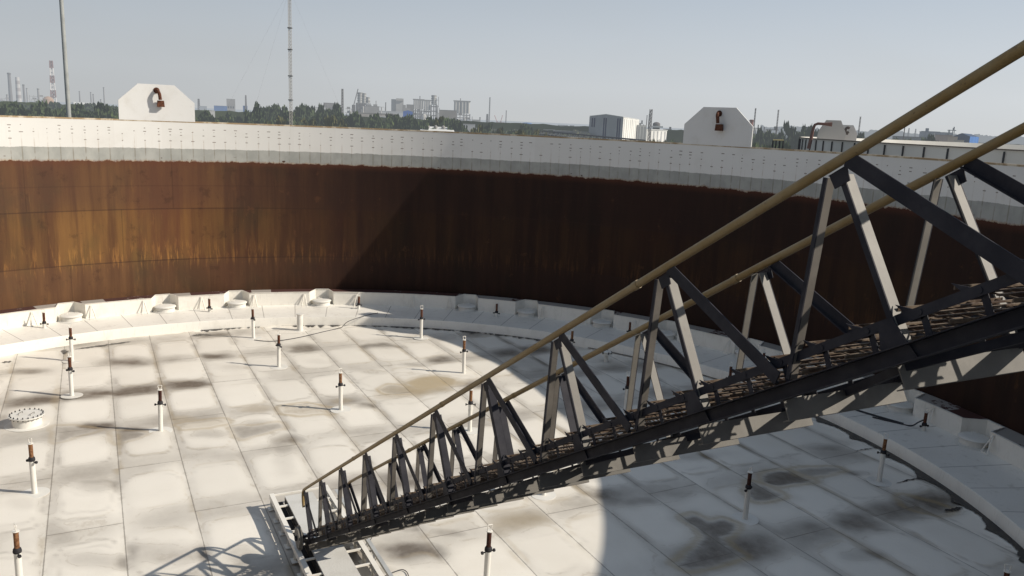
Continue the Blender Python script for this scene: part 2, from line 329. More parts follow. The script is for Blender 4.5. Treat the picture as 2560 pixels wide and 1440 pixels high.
nt.links.new(sky.outputs[0],mx.inputs[6]); nt.links.new(mg.outputs[2],mx.inputs[7]); nt.links.new(mx.outputs[2],bg.inputs[0]); bg.inputs[1].default_value=.1
sl=bpy.data.lights.new('sun','SUN'); sl.energy=5.0; sl.angle=math.radians(.55); sl.color=(1,.92,.80)
so=bpy.data.objects.new('sun',sl); COL.objects.link(so)
sd=V((math.cos(math.radians(SUN_AZ))*math.cos(math.radians(SUN_EL)),math.sin(math.radians(SUN_AZ))*math.cos(math.radians(SUN_EL)),math.sin(math.radians(SUN_EL))))
so.rotation_euler=sd.to_track_quat('Z','Y').to_euler(); so.location=(60,-10,50)
scn.view_settings.view_transform='Standard'; scn.view_settings.look='None'; scn.view_settings.exposure=0; scn.view_settings.gamma=1
# ------------------------------------------------------------------ ground
def mat_ground():
    t=NT('hazy_scrub_ground',.95,.05); p=t.geo(); x,y,z=t.sep(p)
    d=t.math('SQRT',t.math('ADD',t.math('MULTIPLY',x,x),t.math('MULTIPLY',y,y)))
    n=t.noise(p,.02,6,.6); n2=t.noise(p,.15,5,.6)
    c=t.mix(t.ss(n,.4,.6),(.05,.07,.03),(.15,.13,.09)); c=t.mix(t.ss(n2,.45,.6),c,(.07,.08,.04))
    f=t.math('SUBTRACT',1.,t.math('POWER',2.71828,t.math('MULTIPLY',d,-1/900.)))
    c=t.mix(f,c,(0.,0.,0.)); t.b.inputs['Emission Color'].default_value=(*HAZE,1); t.L(t.math('MULTIPLY',f,.95),t.b.inputs['Emission Strength'])  # haze painted over the ground as glow growing with distance
    return t.col(c)
m=MB(); 
ring=[0,200,600,1500,4000,9000]; nn=64
for r_ in ring:
    for k in range(nn): a=2*math.pi*k/nn; m.v.append((r_*math.cos(a),r_*math.sin(a),GZ))
for i in range(len(ring)-1):
    for k in range(nn): a=i*nn+k;b=i*nn+(k+1)%nn; m.f.append((a,b,b+nn,a+nn)); m.m.append(0)
tag(m.build('ground',mat_ground()),kind='structure')
# ------------------------------------------------------------------ storage tank shell
tank=empty('storage_tank',(C.x,C.y,GZ),'big open-topped tank with rust brown inside wall and white band under its rim','tank')
def ringsheet(profile,th0,th1,n,name,mats,parent,uvf=None,smooth=True,closed=False):
    # profile: [(r,z)], uvf(th_rad,r,z,i)->(u,v)
    vs=[];fs=[];uvs=[]
    for i in range(n+1):
        t=math.radians(th0+(th1-th0)*i/n)
        for (r,z) in profile: vs.append((C.x+r*math.cos(t),C.y+r*math.sin(t),z)); uvs.append(uvf(t,r,z) if uvf else (0,0))
    k=len(profile)
    for i in range(n):
        for j in range(k-1): a=i*k+j; fs.append((a,a+1,a+k+1,a+k))
    off=V(parent.location) if parent else V((0,0,0))
    me=bpy.data.meshes.new(name); me.from_pydata([tuple(V(p)-off) for p in vs],[],fs)
    for q in (mats if isinstance(mats,list) else [mats]): me.materials.append(q)
    ul=me.uv_layers.new(name='UVMap'); 
    li=np.empty(len(me.loops),dtype=np.int32); me.loops.foreach_get('vertex_index',li)
    ul.data.foreach_set('uv',np.array(uvs,dtype=np.float32)[li].ravel())
    if smooth:
        me.polygons.foreach_set('use_smooth',[True]*len(fs))
        try: me.set_sharp_from_angle(angle=math.radians(35))
        except Exception: pass
    me.update(); o=bpy.data.objects.new(name,me); COL.objects.link(o); o.parent=parent; return o
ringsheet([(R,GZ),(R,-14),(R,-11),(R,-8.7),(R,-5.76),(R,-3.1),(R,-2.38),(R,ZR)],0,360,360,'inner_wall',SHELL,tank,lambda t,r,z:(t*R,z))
OUT=mat_white('outer_tank_paint',(.55,.54,.50))
ringsheet([(R+.012,ZR),(R+.03,ZR),(R+.03,GZ)],0,360,240,'outer_wall',OUT,tank)
def mat_rim():
    t=NT('rust_stained_rim_paint',.6,.3); p=t.geo(); n=t.noise(p,1.5,6,.7)
    return t.col(t.mix(t.ss(n,.45,.62),(.33,.24,.14),(.60,.52,.40)))
ringsheet([(R-.006,ZR-.07),(R-.006,ZR+.012),(R+.13,ZR+.012),(R+.13,ZR-.0),(R+.135,ZR-.10)],0,360,300,'top_angle',mat_rim(),tank)
# vertical wall welds: butt strips on the painted band
# ------------------------------------------------------------------ foam shields on the rim
FOAMW=mat_white('foam_shield_paint',(.66,.655,.64),.2)
def shield(th,label,flip):
    hs=4.27; hr=2.03
    root=empty('foam_shield',pol(th,R,ZR),label,'shield','white foam shields standing on the tank rim')
    m=W(); P=[(-hs,-.02),(hs,-.02),(hs,1.02),(hr,1.94),(-hr,1.94),(-hs,1.02)]
    # plate follows the rim as short facets
    xs=sorted(set([-hs,-hr,hr,hs]+[-hs+2*hs*i/10 for i in range(11)]))
    def topz(a): return 1.94 if abs(a)<=hr else 1.94-(abs(a)-hr)/(hs-hr)*.92
    for dr,_ in ((.02,0),):
        fr=[];bk=[]
        for a in xs:
            for zz in (-.02,topz(a)):
                fr.append(pol(th+a,R-.015,ZR+zz)); bk.append(pol(th+a,R+.045,ZR+zz))
        n=len(fr); fs=[]
        for i in range(0,n-2,2):
            fs+=[(i,i+2,i+3,i+1),(n+i,n+i+1,n+i+3,n+i+2),(i+1,i+3,n+i+3,n+i+1)]
        fs+=[(0,1,n+1,n),(n-2,n+n-2,n+n-1,n-1)]
        m.add(fr+bk,fs)
    m.build('plate',FOAMW,root)
    tdir=V((-math.sin(math.radians(th)),math.cos(math.radians(th)),0)); inn=-V((math.cos(math.radians(th)),math.sin(math.radians(th)),0))
    for a in (-hr,hr):
        m=W(); q=pol(th+a,R+.1,0); m.box(q+V((0,0,ZR+.9)),tdir*.03,inn*.05,V((0,0,.9))); m.build('stiffener',FOAMW,root)
    # foam outlet pipe bending down into a deflector box
    c0=pol(th,R,ZR+1.62)
    m=W(); pts=[c0-inn*.1,c0+inn*.15]
    side=tdir*(.10*flip)
    for k in range(1,7):
        a=k/6*math.pi/2; pts.append(c0+inn*(.15+.22*math.sin(a))+V((0,0,-.22*(1-math.cos(a))))+side*(k/6))
    pts+=[c0+inn*.36+V((0,0,-.5))+side*1.3]
    m.tube(pts,[.10,.10]+[.088]*7,12); pp=m.build('foam_pipe',RUST,root,True)
    m=W(); m.tube([c0+inn*.005,c0+inn*.05],.16,16); m.build('flange',RUST,root,True)
    m=W(); b=c0+inn*.33+V((0,0,-.72))+side*1.6
    m.prism([b-tdir*.19+V((0,0,-.16)),b+tdir*.19+V((0,0,-.16)),b+tdir*.16+V((0,0,.18)),b-tdir*.16+V((0,0,.18))],-inn*.22)
    m.build('deflector_box',RUST,root)
    return root
shield(121.1,'white clipped-corner foam shield on the sunlit rim beside the thick grey pole','s') if False else None
shield(121.1,'sunlit white foam shield with a rusty outlet pipe, beside the thick grey pole',-1)
shield(49.9,'shaded grey-white foam shield with a hooked rusty pipe, on the rim beside the white warehouse',-1.0)
# ------------------------------------------------------------------ floating roof
roof=empty('floating_roof',(C.x,C.y,ZD),'white painted floating roof of lapped steel plates with a raised pontoon around its edge','tank roof')
AZ=math.radians(-62.87); TU=V((math.cos(AZ),math.sin(AZ),0)); TV=V((-math.sin(AZ),math.cos(AZ),0))
def touv(P): d=P-C; return d.x*TU.x+d.y*TU.y, d.x*TV.x+d.y*TV.y
def fbm(x,y,seed,octs=4):
    out=np.zeros_like(x);amp=1.;tot=0.
    r=np.random.RandomState(seed); G=r.rand(64,64)
    for o in range(octs):
        xi=np.floor(x).astype(int);yi=np.floor(y).astype(int);fx=x-xi;fy=y-yi;fx=fx*fx*(3-2*fx);fy=fy*fy*(3-2*fy)
        g=lambda a,b:G[a%64,b%64]
        out+=amp*((g(xi,yi)*(1-fx)+g(xi+1,yi)*fx)*(1-fy)+(g(xi,yi+1)*(1-fx)+g(xi+1,yi+1)*fx)*fy)
        tot+=amp;amp*=.5;x=x*2.03+11.3;y=y*2.03+5.7
    return out/tot
def sst(x,a,b): t=np.clip((x-a)/(b-a),0,1); return t*t*(3-2*t)
STEP=.11
ax=np.arange(-RP-.1,RP+.1001,STEP); N=len(ax)
U,Vv=np.meshgrid(ax,ax,indexing='ij')
row=np.floor((Vv-.97)/1.968); vf=(Vv-.97)/1.968-row
uu=(U+.45)/8.27+(np.mod(row+100,2))*.4935; uf=uu-np.floor(uu)
pl=(np.floor(uu)*31+row*17)
prnd=np.mod(np.sin(pl*12.9898)*43758.5453,1.); prnd2=np.mod(np.sin(pl*78.233)*12345.678,1.)
wx=fbm(U*.35,Vv*.35,1)-.5; wy=fbm(U*.35+40,Vv*.35,2)-.5
# two billows per plate
hf=np.mod(uf*4,1.) ; hf2=np.mod(uf*2+.0,1.)
cell=np.where(prnd>.45,hf2,np.mod(uf*3,1.))
cell=np.mod(uf*2,1.); band_i=np.floor(uu*2+.5)
hsh=lambda a,b,k: np.mod(np.sin(a*12.9898+b*78.233+k)*43758.5453,1.)
gain=hsh(band_i,row,1.); gain=np.clip((gain-.12)*1.35,0,1)
side=np.where(vf<.5,row,row+1); gl=np.clip((hsh(side,np.floor(uu*2),4.)-.40)*1.7,0,1)
n_a=fbm(U*1.1,Vv*1.1,3)-.5; n_b=fbm(U*.45,Vv*.45,31)-.5; n_c=fbm(U*3.,Vv*3.,32)-.5
ca=np.abs(2*cell-1)+.30*n_b+.10*n_a; va=np.abs(2*vf-1)+.25*n_b+.12*n_a
pd=(np.clip(ca,0,9)**3.2+np.clip(va*.97,0,9)**6)**(1/4.2)
billow=1-np.clip(pd,0,1)**3
big=fbm(U*.16+9,Vv*.16,4)
lens=np.clip(1-(np.abs(2*vf-1+.8*n_b))**3.,0,1)*.75+.25
valley=sst(pd,.50,.93)
trans=sst(ca+.12*n_c,.50,.93)*gain*lens
lng=sst(va,.74,1.0)*gl*sst(fbm(U*.5,Vv*.5,33),.38,.56)
S=np.clip(.92*trans*(.35+.65*sst(big,.34,.54))+.52*lng*(.4+.6*sst(big,.36,.56))+.20*valley*sst(fbm(U*.3+3,Vv*.3,35),.40,.6),0,1)
ringm=np.exp(-((pd-.76+.06*n_a)/.022)**2)*sst(fbm(U*.3,Vv*.3,6),.48,.6)
ring2_=np.exp(-((pd-.60+.1*n_a)/.03)**2)*sst(fbm(U*.3,Vv*.3,61),.55,.65)
S+=.24*ringm+.12*ring2_; T=.55*lng*sst(fbm(U*.4+15,Vv*.4,72),.42,.6)+.22*np.exp(-((pd-.73)/.035)**2)*sst(fbm(U*.3+5,Vv*.3,7),.48,.62)+.10*sst(fbm(U*.22,Vv*.22,71),.55,.7)
pool=np.zeros_like(S)
def blob(px,py,hx,hy,s=.6,tan=0.,dark=0.,soft=.45,warp=.45):
    global S,T,DK
    c=onz(px,py,ZD); a=onz(px+hx,py,ZD)-c; b=onz(px,py+hy,ZD)-onz(px,py-hy,ZD); b=b*.5
    cu,cv=touv(c); au,av=a.dot(TU),a.dot(TV); bu,bv=b.dot(TU),b.dot(TV); det=au*bv-av*bu
    du=U-cu; dv=Vv-cv; p=(du*bv-dv*bu)/det; q=(-du*av+dv*au)/det
    pw=p+1.5*(fbm(U*.5+px,Vv*.5,int(px)%50+8)-.5)+.25*(fbm(U*1.9,Vv*1.9+px,11)-.5); qw=q+1.7*(fbm(U*.5,Vv*.5+py,int(py)%50+9)-.5)+.3*(fbm(U*1.9+py,Vv*1.9,12)-.5)
    rr=(np.abs(pw)**2.6+np.abs(qw)**2.2)**(1/2.4)
    r0=np.floor((cv-.97)/1.968); pg=np.where(row==r0,1.,hsh(row,r0*0+band_i*0,px)*.75+.1); pg=pg if s<.85 else np.where(row==r0,1.,.18)
    f=(1-sst(rr,.45-soft*.4,1.25))*pg*((.30+.70*valley) if s<.85 else (.7+.3*valley))
    S=np.maximum(S,S*.5+min(1.15,s*1.35)*f*(1-tan)); T=np.maximum(T,tan*f); DK=np.maximum(DK,dark*f)
    rim_=np.exp(-((rr-1.12)/.06)**2)*.18*(s+tan); T=np.maximum(T,rim_*.8*pg); S=np.maximum(S,rim_*.35*pg)
DK=np.zeros_like(S)
for a in [(1055,966,120,26,.5,.75),(1085,955,85,20,.2,1.),(319,908,75,13,.55,0),(71,926,62,10,.5,0),(544,888,48,8,.6,0),(469,961,70,12,.6,0),(270,980,60,9,.55,0),(110,1000,70,14,.5,0),
  (585,920,48,8,.35,.3),(770,870,62,13,.55,0),(940,866,65,9,.55,0),(805,905,40,8,.2,.2),(318,1083,44,16,.75,0),(245,1064,62,10,.6,0),(520,1089,55,10,.65,0),(640,1072,44,16,.65,0),(725,1097,48,12,.6,0),
  (790,1040,58,14,.2,.5),(920,1012,38,11,.6,0),(228,1218,80,18,.62,0),(250,1408,120,22,.55,0),(430,1376,120,28,.72,0),(590,1376,50,30,.6,0),(1015,1385,105,30,.78,0),(960,1425,60,16,.5,0),(1298,1300,95,30,.4,.42),(1250,1330,70,22,.3,.3),
  (1340,912,75,18,.6,0),(1753,1143,70,12,.7,0),(2057,1178,48,5,.7,0),(2138,1184,40,8,.6,0),(2165,1390,70,20,.6,0),(2057,1118,50,9,.4,0),
  (520,1084,50,8,.4,0),(225,1098,48,9,.05,.35),(455,1045,60,12,.05,.35),(630,1025,60,14,.05,.3),(1330,1140,60,10,.2,.3),(140,985,16,60,.05,.35),(1180,1180,60,14,.4,0),(700,1140,30,60,.25,0),(1030,1320,60,12,.35,0),(120,1330,60,30,.25,0),(60,1260,50,20,.2,.0),(35,1050,60,20,.3,.05),(1120,1330,60,12,.3,0),(1440,1190,60,20,.5,0),(1600,1250,60,16,.3,0),(930,930,40,7,.3,0),(1040,912,50,6,.25,0),(860,1000,38,9,.2,.3)]:
    blob(*a)
def pool(pts,fx,st,tn=0.,rim=.5,soft=.10):
    # standing water mark with a firm outline and a tan tide ring
    global S,T
    P=[touv(onz(*fx(x,y),ZD)) for x,y in pts]; n=len(P); d=np.full(U.shape,1e9); ins=np.zeros(U.shape,bool)
    for i in range(n):
        (x0,y0),(x1,y1)=P[i],P[(i+1)%n]; ex,ey=x1-x0,y1-y0; t_=np.clip(((U-x0)*ex+(Vv-y0)*ey)/(ex*ex+ey*ey+1e-9),0,1)
        d=np.minimum(d,np.hypot(U-x0-t_*ex,Vv-y0-t_*ey)); c_=((y0>Vv)!=(y1>Vv)); ins^=c_&(U<(x1-x0)*(Vv-y0)/((y1-y0) if abs(y1-y0)>1e-9 else 1e-9)+x0)
    sd=np.where(ins,-d,d)+.22*(fbm(U*1.3,Vv*1.3,51)-.5)+.12*(fbm(U*3.5,Vv*3.5,52)-.5)
    f=1-sst(sd,-soft*.6,soft); S=np.maximum(S,st*f*(.85+.15*sst(-sd,0,.5))); T=np.maximum(T,tn*f)
    g_=1-sst(sd,.1,.75); S=np.maximum(S,S+.16*st*g_*(1-f)); T=np.maximum(T,rim*np.exp(-((sd-.20)/.09)**2)+.25*rim*g_*(1-f))
zA=lambda x,y:(1400+x/2.207,960+y/2.207)
zB=lambda x,y:(560+x/2.667,640+y/2.667)
zC=lambda x,y:(x/2.667,680+y/2.667)
pool([(690,742),(770,790),(800,850),(740,920),(650,985),(700,1022),(860,985),(1000,942),(930,890),(890,850),(950,800),(960,775),(900,755),(820,768),(740,728)],zA,.95)
pool([(1130,515),(1160,485),(1210,478),(1260,478),(1330,505),(1390,530),(1300,550),(1200,560),(1150,545)],zA,.95)
pool([(1050,540),(1130,570),(1225,618),(1160,640),(1080,640),(1040,600),(1045,560)],zA,.85)
pool([(1900,625),(1960,632),(2060,652),(2140,690),(2100,712),(2000,695),(1920,665)],zA,.75)
pool([(1300,468),(1420,470),(1540,468),(1480,488),(1380,510),(1320,495)],zA,.6)
pool([(1050,890),(1110,868),(1180,868),(1290,905),(1180,914),(1080,912)],zB,.5,.3,.6)
pool([(1290,820),(1420,800),(1540,825),(1530,860),(1440,870),(1330,900),(1260,880),(1220,850)],zB,.25,.8,.3,.2)
pool([(380,1030),(620,1045),(640,1050),(520,1085),(430,1120),(375,1130)],zC,.62,0.,.3)
pool([(772,1060),(900,1066),(960,1085),(900,1110),(800,1135),(775,1110)],zC,.75,0.,.3)
pool([(1560,1040),(1700,1035),(1860,1010),(1885,1040),(1720,1080),(1620,1110)],zC,.6,0.,.35,.18)
pool([(1880,900),(2040,880),(2200,915),(2190,940),(2000,955),(1890,935)],zC,.12,.28,.55)
pool([(1200,1020),(1330,1000),(1480,985),(1500,1005),(1400,1035),(1220,1045)],zC,.10,.25,.5)
# thin scratches of peeled paint near the pontoon
rad=np.sqrt(U*U+Vv*Vv)
Zd=.035*billow*(.5+.8*prnd)-.035*np.clip(S,0,1)+.03*(big-.5)
Zd*=1-sst(rad,RP-.6,RP-.1)
idx=-np.ones(U.shape,int); keep=rad<RP+STEP*.9; idx[keep]=np.arange(keep.sum())
uk=U[keep];vk=Vv[keep]; sc=np.minimum(1,(RP+.03)/np.maximum(rad[keep],1e-6)); uk=uk*sc; vk=vk*sc
X=uk*TU.x+vk*TV.x; Y=uk*TU.y+vk*TV.y
a=idx[:-1,:-1];b=idx[1:,:-1];c=idx[1:,1:];d=idx[:-1,1:]; ok=(a>=0)&(b>=0)&(c>=0)&(d>=0)
F=np.stack([a[ok],b[ok],c[ok],d[ok]],1)
me=bpy.data.meshes.new('deck'); me.vertices.add(len(uk)); me.vertices.foreach_set('co',np.stack([X,Y,Zd[keep]],1).astype(np.float32).ravel())
me.loops.add(F.size); me.polygons.add(len(F)); me.loops.foreach_set('vertex_index',F.ravel().astype(np.int32)); me.polygons.foreach_set('loop_start',np.arange(0,F.size,4,dtype=np.int32)); me.polygons.foreach_set('loop_total',np.full(len(F),4,dtype=np.int32))
me.update(calc_edges=True); me.polygons.foreach_set('use_smooth',[True]*len(F))
ul=me.uv_layers.new(name='UVMap'); ul.data.foreach_set('uv',np.stack([uk,vk],1)[F.ravel()].astype(np.float32).ravel())
at=me.color_attributes.new('stain','FLOAT_COLOR','POINT'); at.data.foreach_set('color',np.stack([np.clip(S[keep],0,1),np.clip(T[keep],0,1),DK[keep],np.ones(len(uk))],1).astype(np.float32).ravel())
me.materials.append(DECK); me.validate(); deck=bpy.data.objects.new('deck',me); COL.objects.link(deck); deck.parent=roof
# pontoon
ringsheet([(RP,ZD-.3),(RP,ZP-.05),(RP+.02,ZP-.004),(RP+.06,ZP)],0,360,300,'pontoon_wall',WHITE_STREAK,roof)
ringsheet([(RP+.06,ZP),(23.6,ZP+.01),(25.0,ZP+.03),(26.0,ZP+.03)],0,360,300,'pontoon_top',PONT,roof,lambda t,r,z:(math.degrees(t),r))
# foam dam with recesses around the pontoon hatches
HATCH=[132.4,121.5,112.6,101.5,81.4,72.9,62.2,53.3,42.2,33.2,22.5,13.7,2.4,-7.]
path=[]; th=-30.
marks=sorted(HATCH); th0=-30; 
def addp(a,r): path.append((a,r))
cur=-30.
for h in marks:
    while cur<h-1.7: addp(cur,RD); cur+=1.1
    addp(h-1.62,RD); addp(h-.85,25.96); addp(h+.85,25.96); addp(h+1.62,RD); cur=h+2.4
while cur<240: addp(cur,RD); cur+=1.5
DZ=-10.66
m=W(); fr=[];n=0
for i in range(len(path)-1):
    (a0,r0),(a1,r1)=path[i],path[i+1]
    p=[pol(a0,r0,ZP),pol(a1,r1,ZP),pol(a1,r1,DZ),pol(a0,r0,DZ)]; q=[pol(a0,r0+.02,ZP),pol(a1,r1+.02,ZP),pol(a1,r1+.02,DZ),pol(a0,r0+.02,DZ)]
    m.add(p+q,[(0,1,2,3),(7,6,5,4),(3,2,6,7)])
dam=m.build('foam_dam',WHITE_STREAK,roof)
dm=dam.data
# capping flange
m=W()
for i in range(len(path)-1):
    (a0,r0),(a1,r1)=path[i],path[i+1]
    p=[pol(a0,r0-.03,DZ+.002),pol(a1,r1-.03,DZ+.002),pol(a1,r1+.06,DZ+.002),pol(a0,r0+.06,DZ+.002)]; q=[v_+V((0,0,.014)) for v_ in p]
    m.add(p+q,[(0,3,2,1),(4,5,6,7),(0,1,5,4),(2,3,7,6)])
m.build('dam_cap',WHITE,roof)
# rim seal behind the dam
def mat_seal():
    t=NT('patchy_rim_seal',.75,.2); u,v,_=t.sep(t.uv()); P=t.comb(u,v); c1=t.math('FLOOR',t.math('DIVIDE',u,1.15)); r_=t.white(t.comb(c1,1.,2.))
    n=t.noise(t.mapping(P,(2.,3.,1)),1.,5,.7); k=t.math('GREATER_THAN',t.math('ADD',r_,t.math('MULTIPLY',t.math('SUBTRACT',n,.5),.9)),.40)
    side=t.ss(u,62.,58.)
    k=t.math('MULTIPLY',k,t.math('SUBTRACT',1.,t.math('MULTIPLY',t.math('LESS_THAN',u,R*math.radians(80)),t.math('GREATER_THAN',r_,.8))))
    return t.col(t.mix(k,(.33,.30,.27),(.075,.035,.03)))
def sealf(): 
    vs=[];fs=[];uvs=[]
    for i,(a,r) in enumerate(path):
        rr=r+.065
        for (q,z) in ((rr,-10.72),(max(rr+.05,26.0),-10.69),(R-.004,-10.70)): vs.append(pol(a,q,z)-V(roof.location)); uvs.append((math.radians(a)*R,q))
    for i in range(len(path)-1):
        for j in range(2): k=i*3+j; fs.append((k,k+1,k+4,k+3))
    me=bpy.data.meshes.new('rim_seal'); me.from_pydata([tuple(v_) for v_ in vs],[],fs); me.materials.append(mat_seal()); ul=me.uv_layers.new(name='UVMap')
    for l in me.loops: ul.data[l.index].uv=uvs[l.vertex_index]
    o=bpy.data.objects.new('rim_seal',me); COL.objects.link(o); o.parent=roof
sealf()
# A-shaped braces standing against the dam
mb=MB()
for sgn in (-1,1): mb.box((.16,sgn*.085,.31),(.008,0,0),(-0,.022,0),(0,0,.0)) if False else mb.tube([(.30,sgn*.15,0),(.02,sgn*.025,.66)],.028,4)
mb.box((.28,0,.03),(.02,0,0),(0,.16,0),(0,0,.02)); mb.box((.015,0,.68),(.015,0,0),(0,.05,0),(0,0,.03))
bme=mb.mesh('dam_brace',WHITE)
BR=[136.65,130.14,124.07,117.05,110.36,103.8,96.7,89.,83.9,77.2,70.6,64.6,57.6,50.6,44.6,38.,31.,24.9,18.6,11.7,5.2]
for a in BR:
    o=bpy.data.objects.new('dam_brace',bme); COL.objects.link(o); o.parent=roof
    o.location=pol(a,RD-.03,ZP+.03)-V(roof.location); o.rotation_euler=(0,0,math.radians(a+180))
# ------------------------------------------------------------------ hatches on the pontoon
SMOOTHW=mat_white('hatch_paint',(.72,.70,.65),.3)
def make_hatch():
    root=empty('pontoon_hatch',(0,0,0),'x','hatch','round hatches in the foam dam recesses')
    m=MB(); m.lathe((0,0,0),[(.66,0),(.66,.012),(.50,.02),(.50,.24)],32); m.build('neck',SMOOTHW,root,True)
    m=MB(); m.lathe((0,0,.24),[(.56,0),(.57,.035),(.55,.06),(.38,.10),(.0001,.115)],32,False); l=m.build('lid',SMOOTHW,root,True)
    m=MB(); m.tube([(-.1,.2,.3),(-.1,.2,.42),(.06,.2,.44),(.06,.2,.3)],.014,6); m.build('handle',WHITE,l)
    m=MB(); m.box((.58,0,.27),(.05,0,0),(0,.12,0),(0,0,.03)); m.build('hinge',WHITE,root)
    return root
H0=make_hatch()
HL=['leftmost sunlit round hatch, in the dam recess near the left edge of the roof rim','sunlit round hatch in the second dam recess from the left','sunlit round hatch in the third dam recess from the left','sunlit round hatch in the dam recess beside the white stub pipe','shaded round hatch just right of the sunlight edge on the pontoon','shaded hatch in the second recess right of the sunlight edge','shaded hatch behind the upper ladder rail, in the recess beside its third brace','hatch in the dam recess seen through the ladder truss, left of the middle post','hatch hidden in deep shade behind the ladder truss, farther left','hatch hidden in deep shade behind the ladder truss, farther right','hatch in the recess directly beneath the stepped lower edge of the ladder','rightmost hatch in a dam recess, beside a brace on the shaded pontoon']
for i,(a,lb) in enumerate(zip(HATCH[:12],HL)):
    o=H0 if i==0 else copy_tree(H0); o.location=pol(a,25.1,ZP+.033); o.rotation_euler=(0,0,math.radians(a+random.uniform(-40,40))); o['label']=lb
# ------------------------------------------------------------------ deck manholes, vent, stub
def make_manhole():
    root=empty('deck_manhole',(0,0,0),'x','manhole','bolted manholes on the deck')
    m=MB(); m.lathe((0,0,0),[(.75,0),(.75,.014),(.50,.02),(.50,.36)],36); m.build('neck',SMOOTHW,root,True)
    m=MB(); m.lathe((0,0,.36),[(.60,0),(.60,.022)],36); m.lathe((0,0,.385),[(.605,0),(.605,.022)],36); l=m.build('lid',SMOOTHW,root,True)
    m=MB()
    for k in range(20):
        a=2*math.pi*k/20; m.lathe((.55*math.cos(a),.55*math.sin(a),.407),[(.026,0),(.026,.035),(.014,.04),(.014,.06)],6)
        m.lathe((.55*math.cos(a),.55*math.sin(a),.31),[(.026,0),(.026,.048)],6)
    m.build('bolts',BLACK,l)
    for s_ in (-1,1):
        m=MB(); m.tube([(s_*.22,-.13,.40),(s_*.22,-.13,.47),(s_*.22,.13,.47),(s_*.22,.13,.40)],.012,6); m.build('handle',STEEL,l)
    return root
m0=make_manhole(); m0.location=(-18.,29.24,ZD+.01); m0['label']='sunlit manhole with a ring of black bolts on its lid, left edge of the deck'
m1=copy_tree(m0); m1.location=(5.05,19.05,ZD+.01); m1['label']='manhole lid just showing at the bottom edge in the shaded half of the deck'
st=empty('stub_pipe',(-11.71,44.53,ZD),'short fat white capped pipe standing in front of the pontoon step','pipe')
m=MB(); m.lathe((0,0,0),[(.34,0),(.34,.012),(.165,.016),(.165,.93)],24); m.build('pipe_body',SMOOTHW,st,True)
m=MB(); m.lathe((0,0,.93),[(.215,0),(.215,.03)],24); m.build('cap_flange',SMOOTHW,st,True)
vt=empty('deck_vent',(4.99,40.87,ZD),'small white deck vent with a dark bolted cap, seen through the ladder truss','vent')
m=MB(); m.lathe((0,0,0),[(.25,0),(.25,.015),(.1,.02),(.1,.35),(.24,.42)],20); m.build('vent_neck',SMOOTHW,vt,True)
m=MB(); m.lathe((0,0,.42),[(.30,0),(.30,.04),(.2,.05),(.2,.12),(.28,.14),(.0001,.2)],20,False); m.build('vent_cap',WHITE,vt,True)
m=MB()
for k in range(5): a=k*1.257; m.lathe((.25*math.cos(a),.25*math.sin(a),.46),[(.03,0),(.03,.12)],6)
m.build('bolts',BLACK,vt)
# ------------------------------------------------------------------ support legs
def leg_proto(hs,hp,name_,flange=True):
    root=empty(name_,(0,0,0),'x','roof leg')
    m=MB(); prof=([(.42,0),(.42,.01)] if flange else [(.2,0),(.2,.01)])+[(.082,.014),(.082,hs)]
    m.lathe((0,0,0),prof,24); m.build('sleeve',SMOOTHW,root,True)
    m=MB(); m.lathe((0,0,hs-.04),[(.092,0),(.10,.02),(.10,.06),(.088,.075),(.096,.09),(.072,.13)],18)
    c_=m.build('collar',BLACK,root,True)
    m=MB()
    m.tube([(-.17,0,hs-.06),(.17,0,hs-.06)],.018,8); m.tube([(-.155,0,hs-.06),(-.20,0,hs-.06)],.045,8); m.tube([(.155,0,hs-.06),(.20,0,hs-.06)],.045,8)
    m.build('locking_pin',BLACK,root,True)
    m=MB(); m.tube([(0,0,hs+.05),(0,0,hp)],.062,16); m.build('inner_pipe',RUST,root,True)
    m=MB(); m.lathe((0,0,hp),[(.085,0),(.085,.02)],16)
    m.tube([(-.045,0,hp+.02),(-.075,0,hp+.17),(-.065,0,hp+.185),(.065,0,hp+.185),(.075,0,hp+.17),(.045,0,hp+.02)],.012,6); m.build('lifting_handle',WHITE,root)
    return root
DL=leg_proto(1.12,1.64,'roof_support'); PLG=leg_proto(.27,.80,'pontoon_support',False)
DECKLEGS=[((-10.93,37.65),'roof leg with a brown top, standing directly in front of the cable on the deck'),
((-12.94,29.17),'roof leg right of the bolted manhole, its shadow reaching a dark stain'),
((-6.83,32.24),'roof leg standing alone in the sunlit centre of the deck, left of the tan puddle'),
((-18.07,32.54),'nearer of the two aligned roof legs on the left, standing above the bolted manhole'),
((-20.55,37.22),'farther of the two aligned roof legs on the left, standing against the pontoon step'),
((-13.66,42.49),'sunlit roof leg close to the pontoon step, left of the white stub pipe'),
((-14.55,23.74),'leaning-looking roof leg with an orange rust top just below the bolted manhole'),
((-2.14,37.88),'roof leg standing on the edge of sunlight just behind the tan puddle'),
((-1.42,30.50),'roof leg in sunlight seen just left of the upper handrail, beyond the ladder'),
((7.63,24.05),'roof leg standing alone in the shade below the ladder, between two dark puddles'),
((13.25,27.33),'shaded roof leg beside the black wet band along the right pontoon'),
((-4.88,43.93),'roof leg standing where the shadow meets the far pontoon step'),
((5.05,33.37),'shaded roof leg framed by the middle ladder posts'),
((1.32,25.15),'roof leg mostly hidden behind the ladder, only its white base showing'),
((-11.85,18.44),'nearest roof leg at the bottom left corner, cut off by the picture edge'),
((-.35,19.53),'nearest roof leg in front of the ladder, dark red top, cut off at the bottom'),
((3.15,40.68),'far shaded roof leg against the pontoon, between the two handrails'),
((9.89,35.32),'roof leg top poking up behind the ladder stringer, right of the middle posts'),
((12.41,18.46),'roof leg top at the bottom right corner of the picture')]
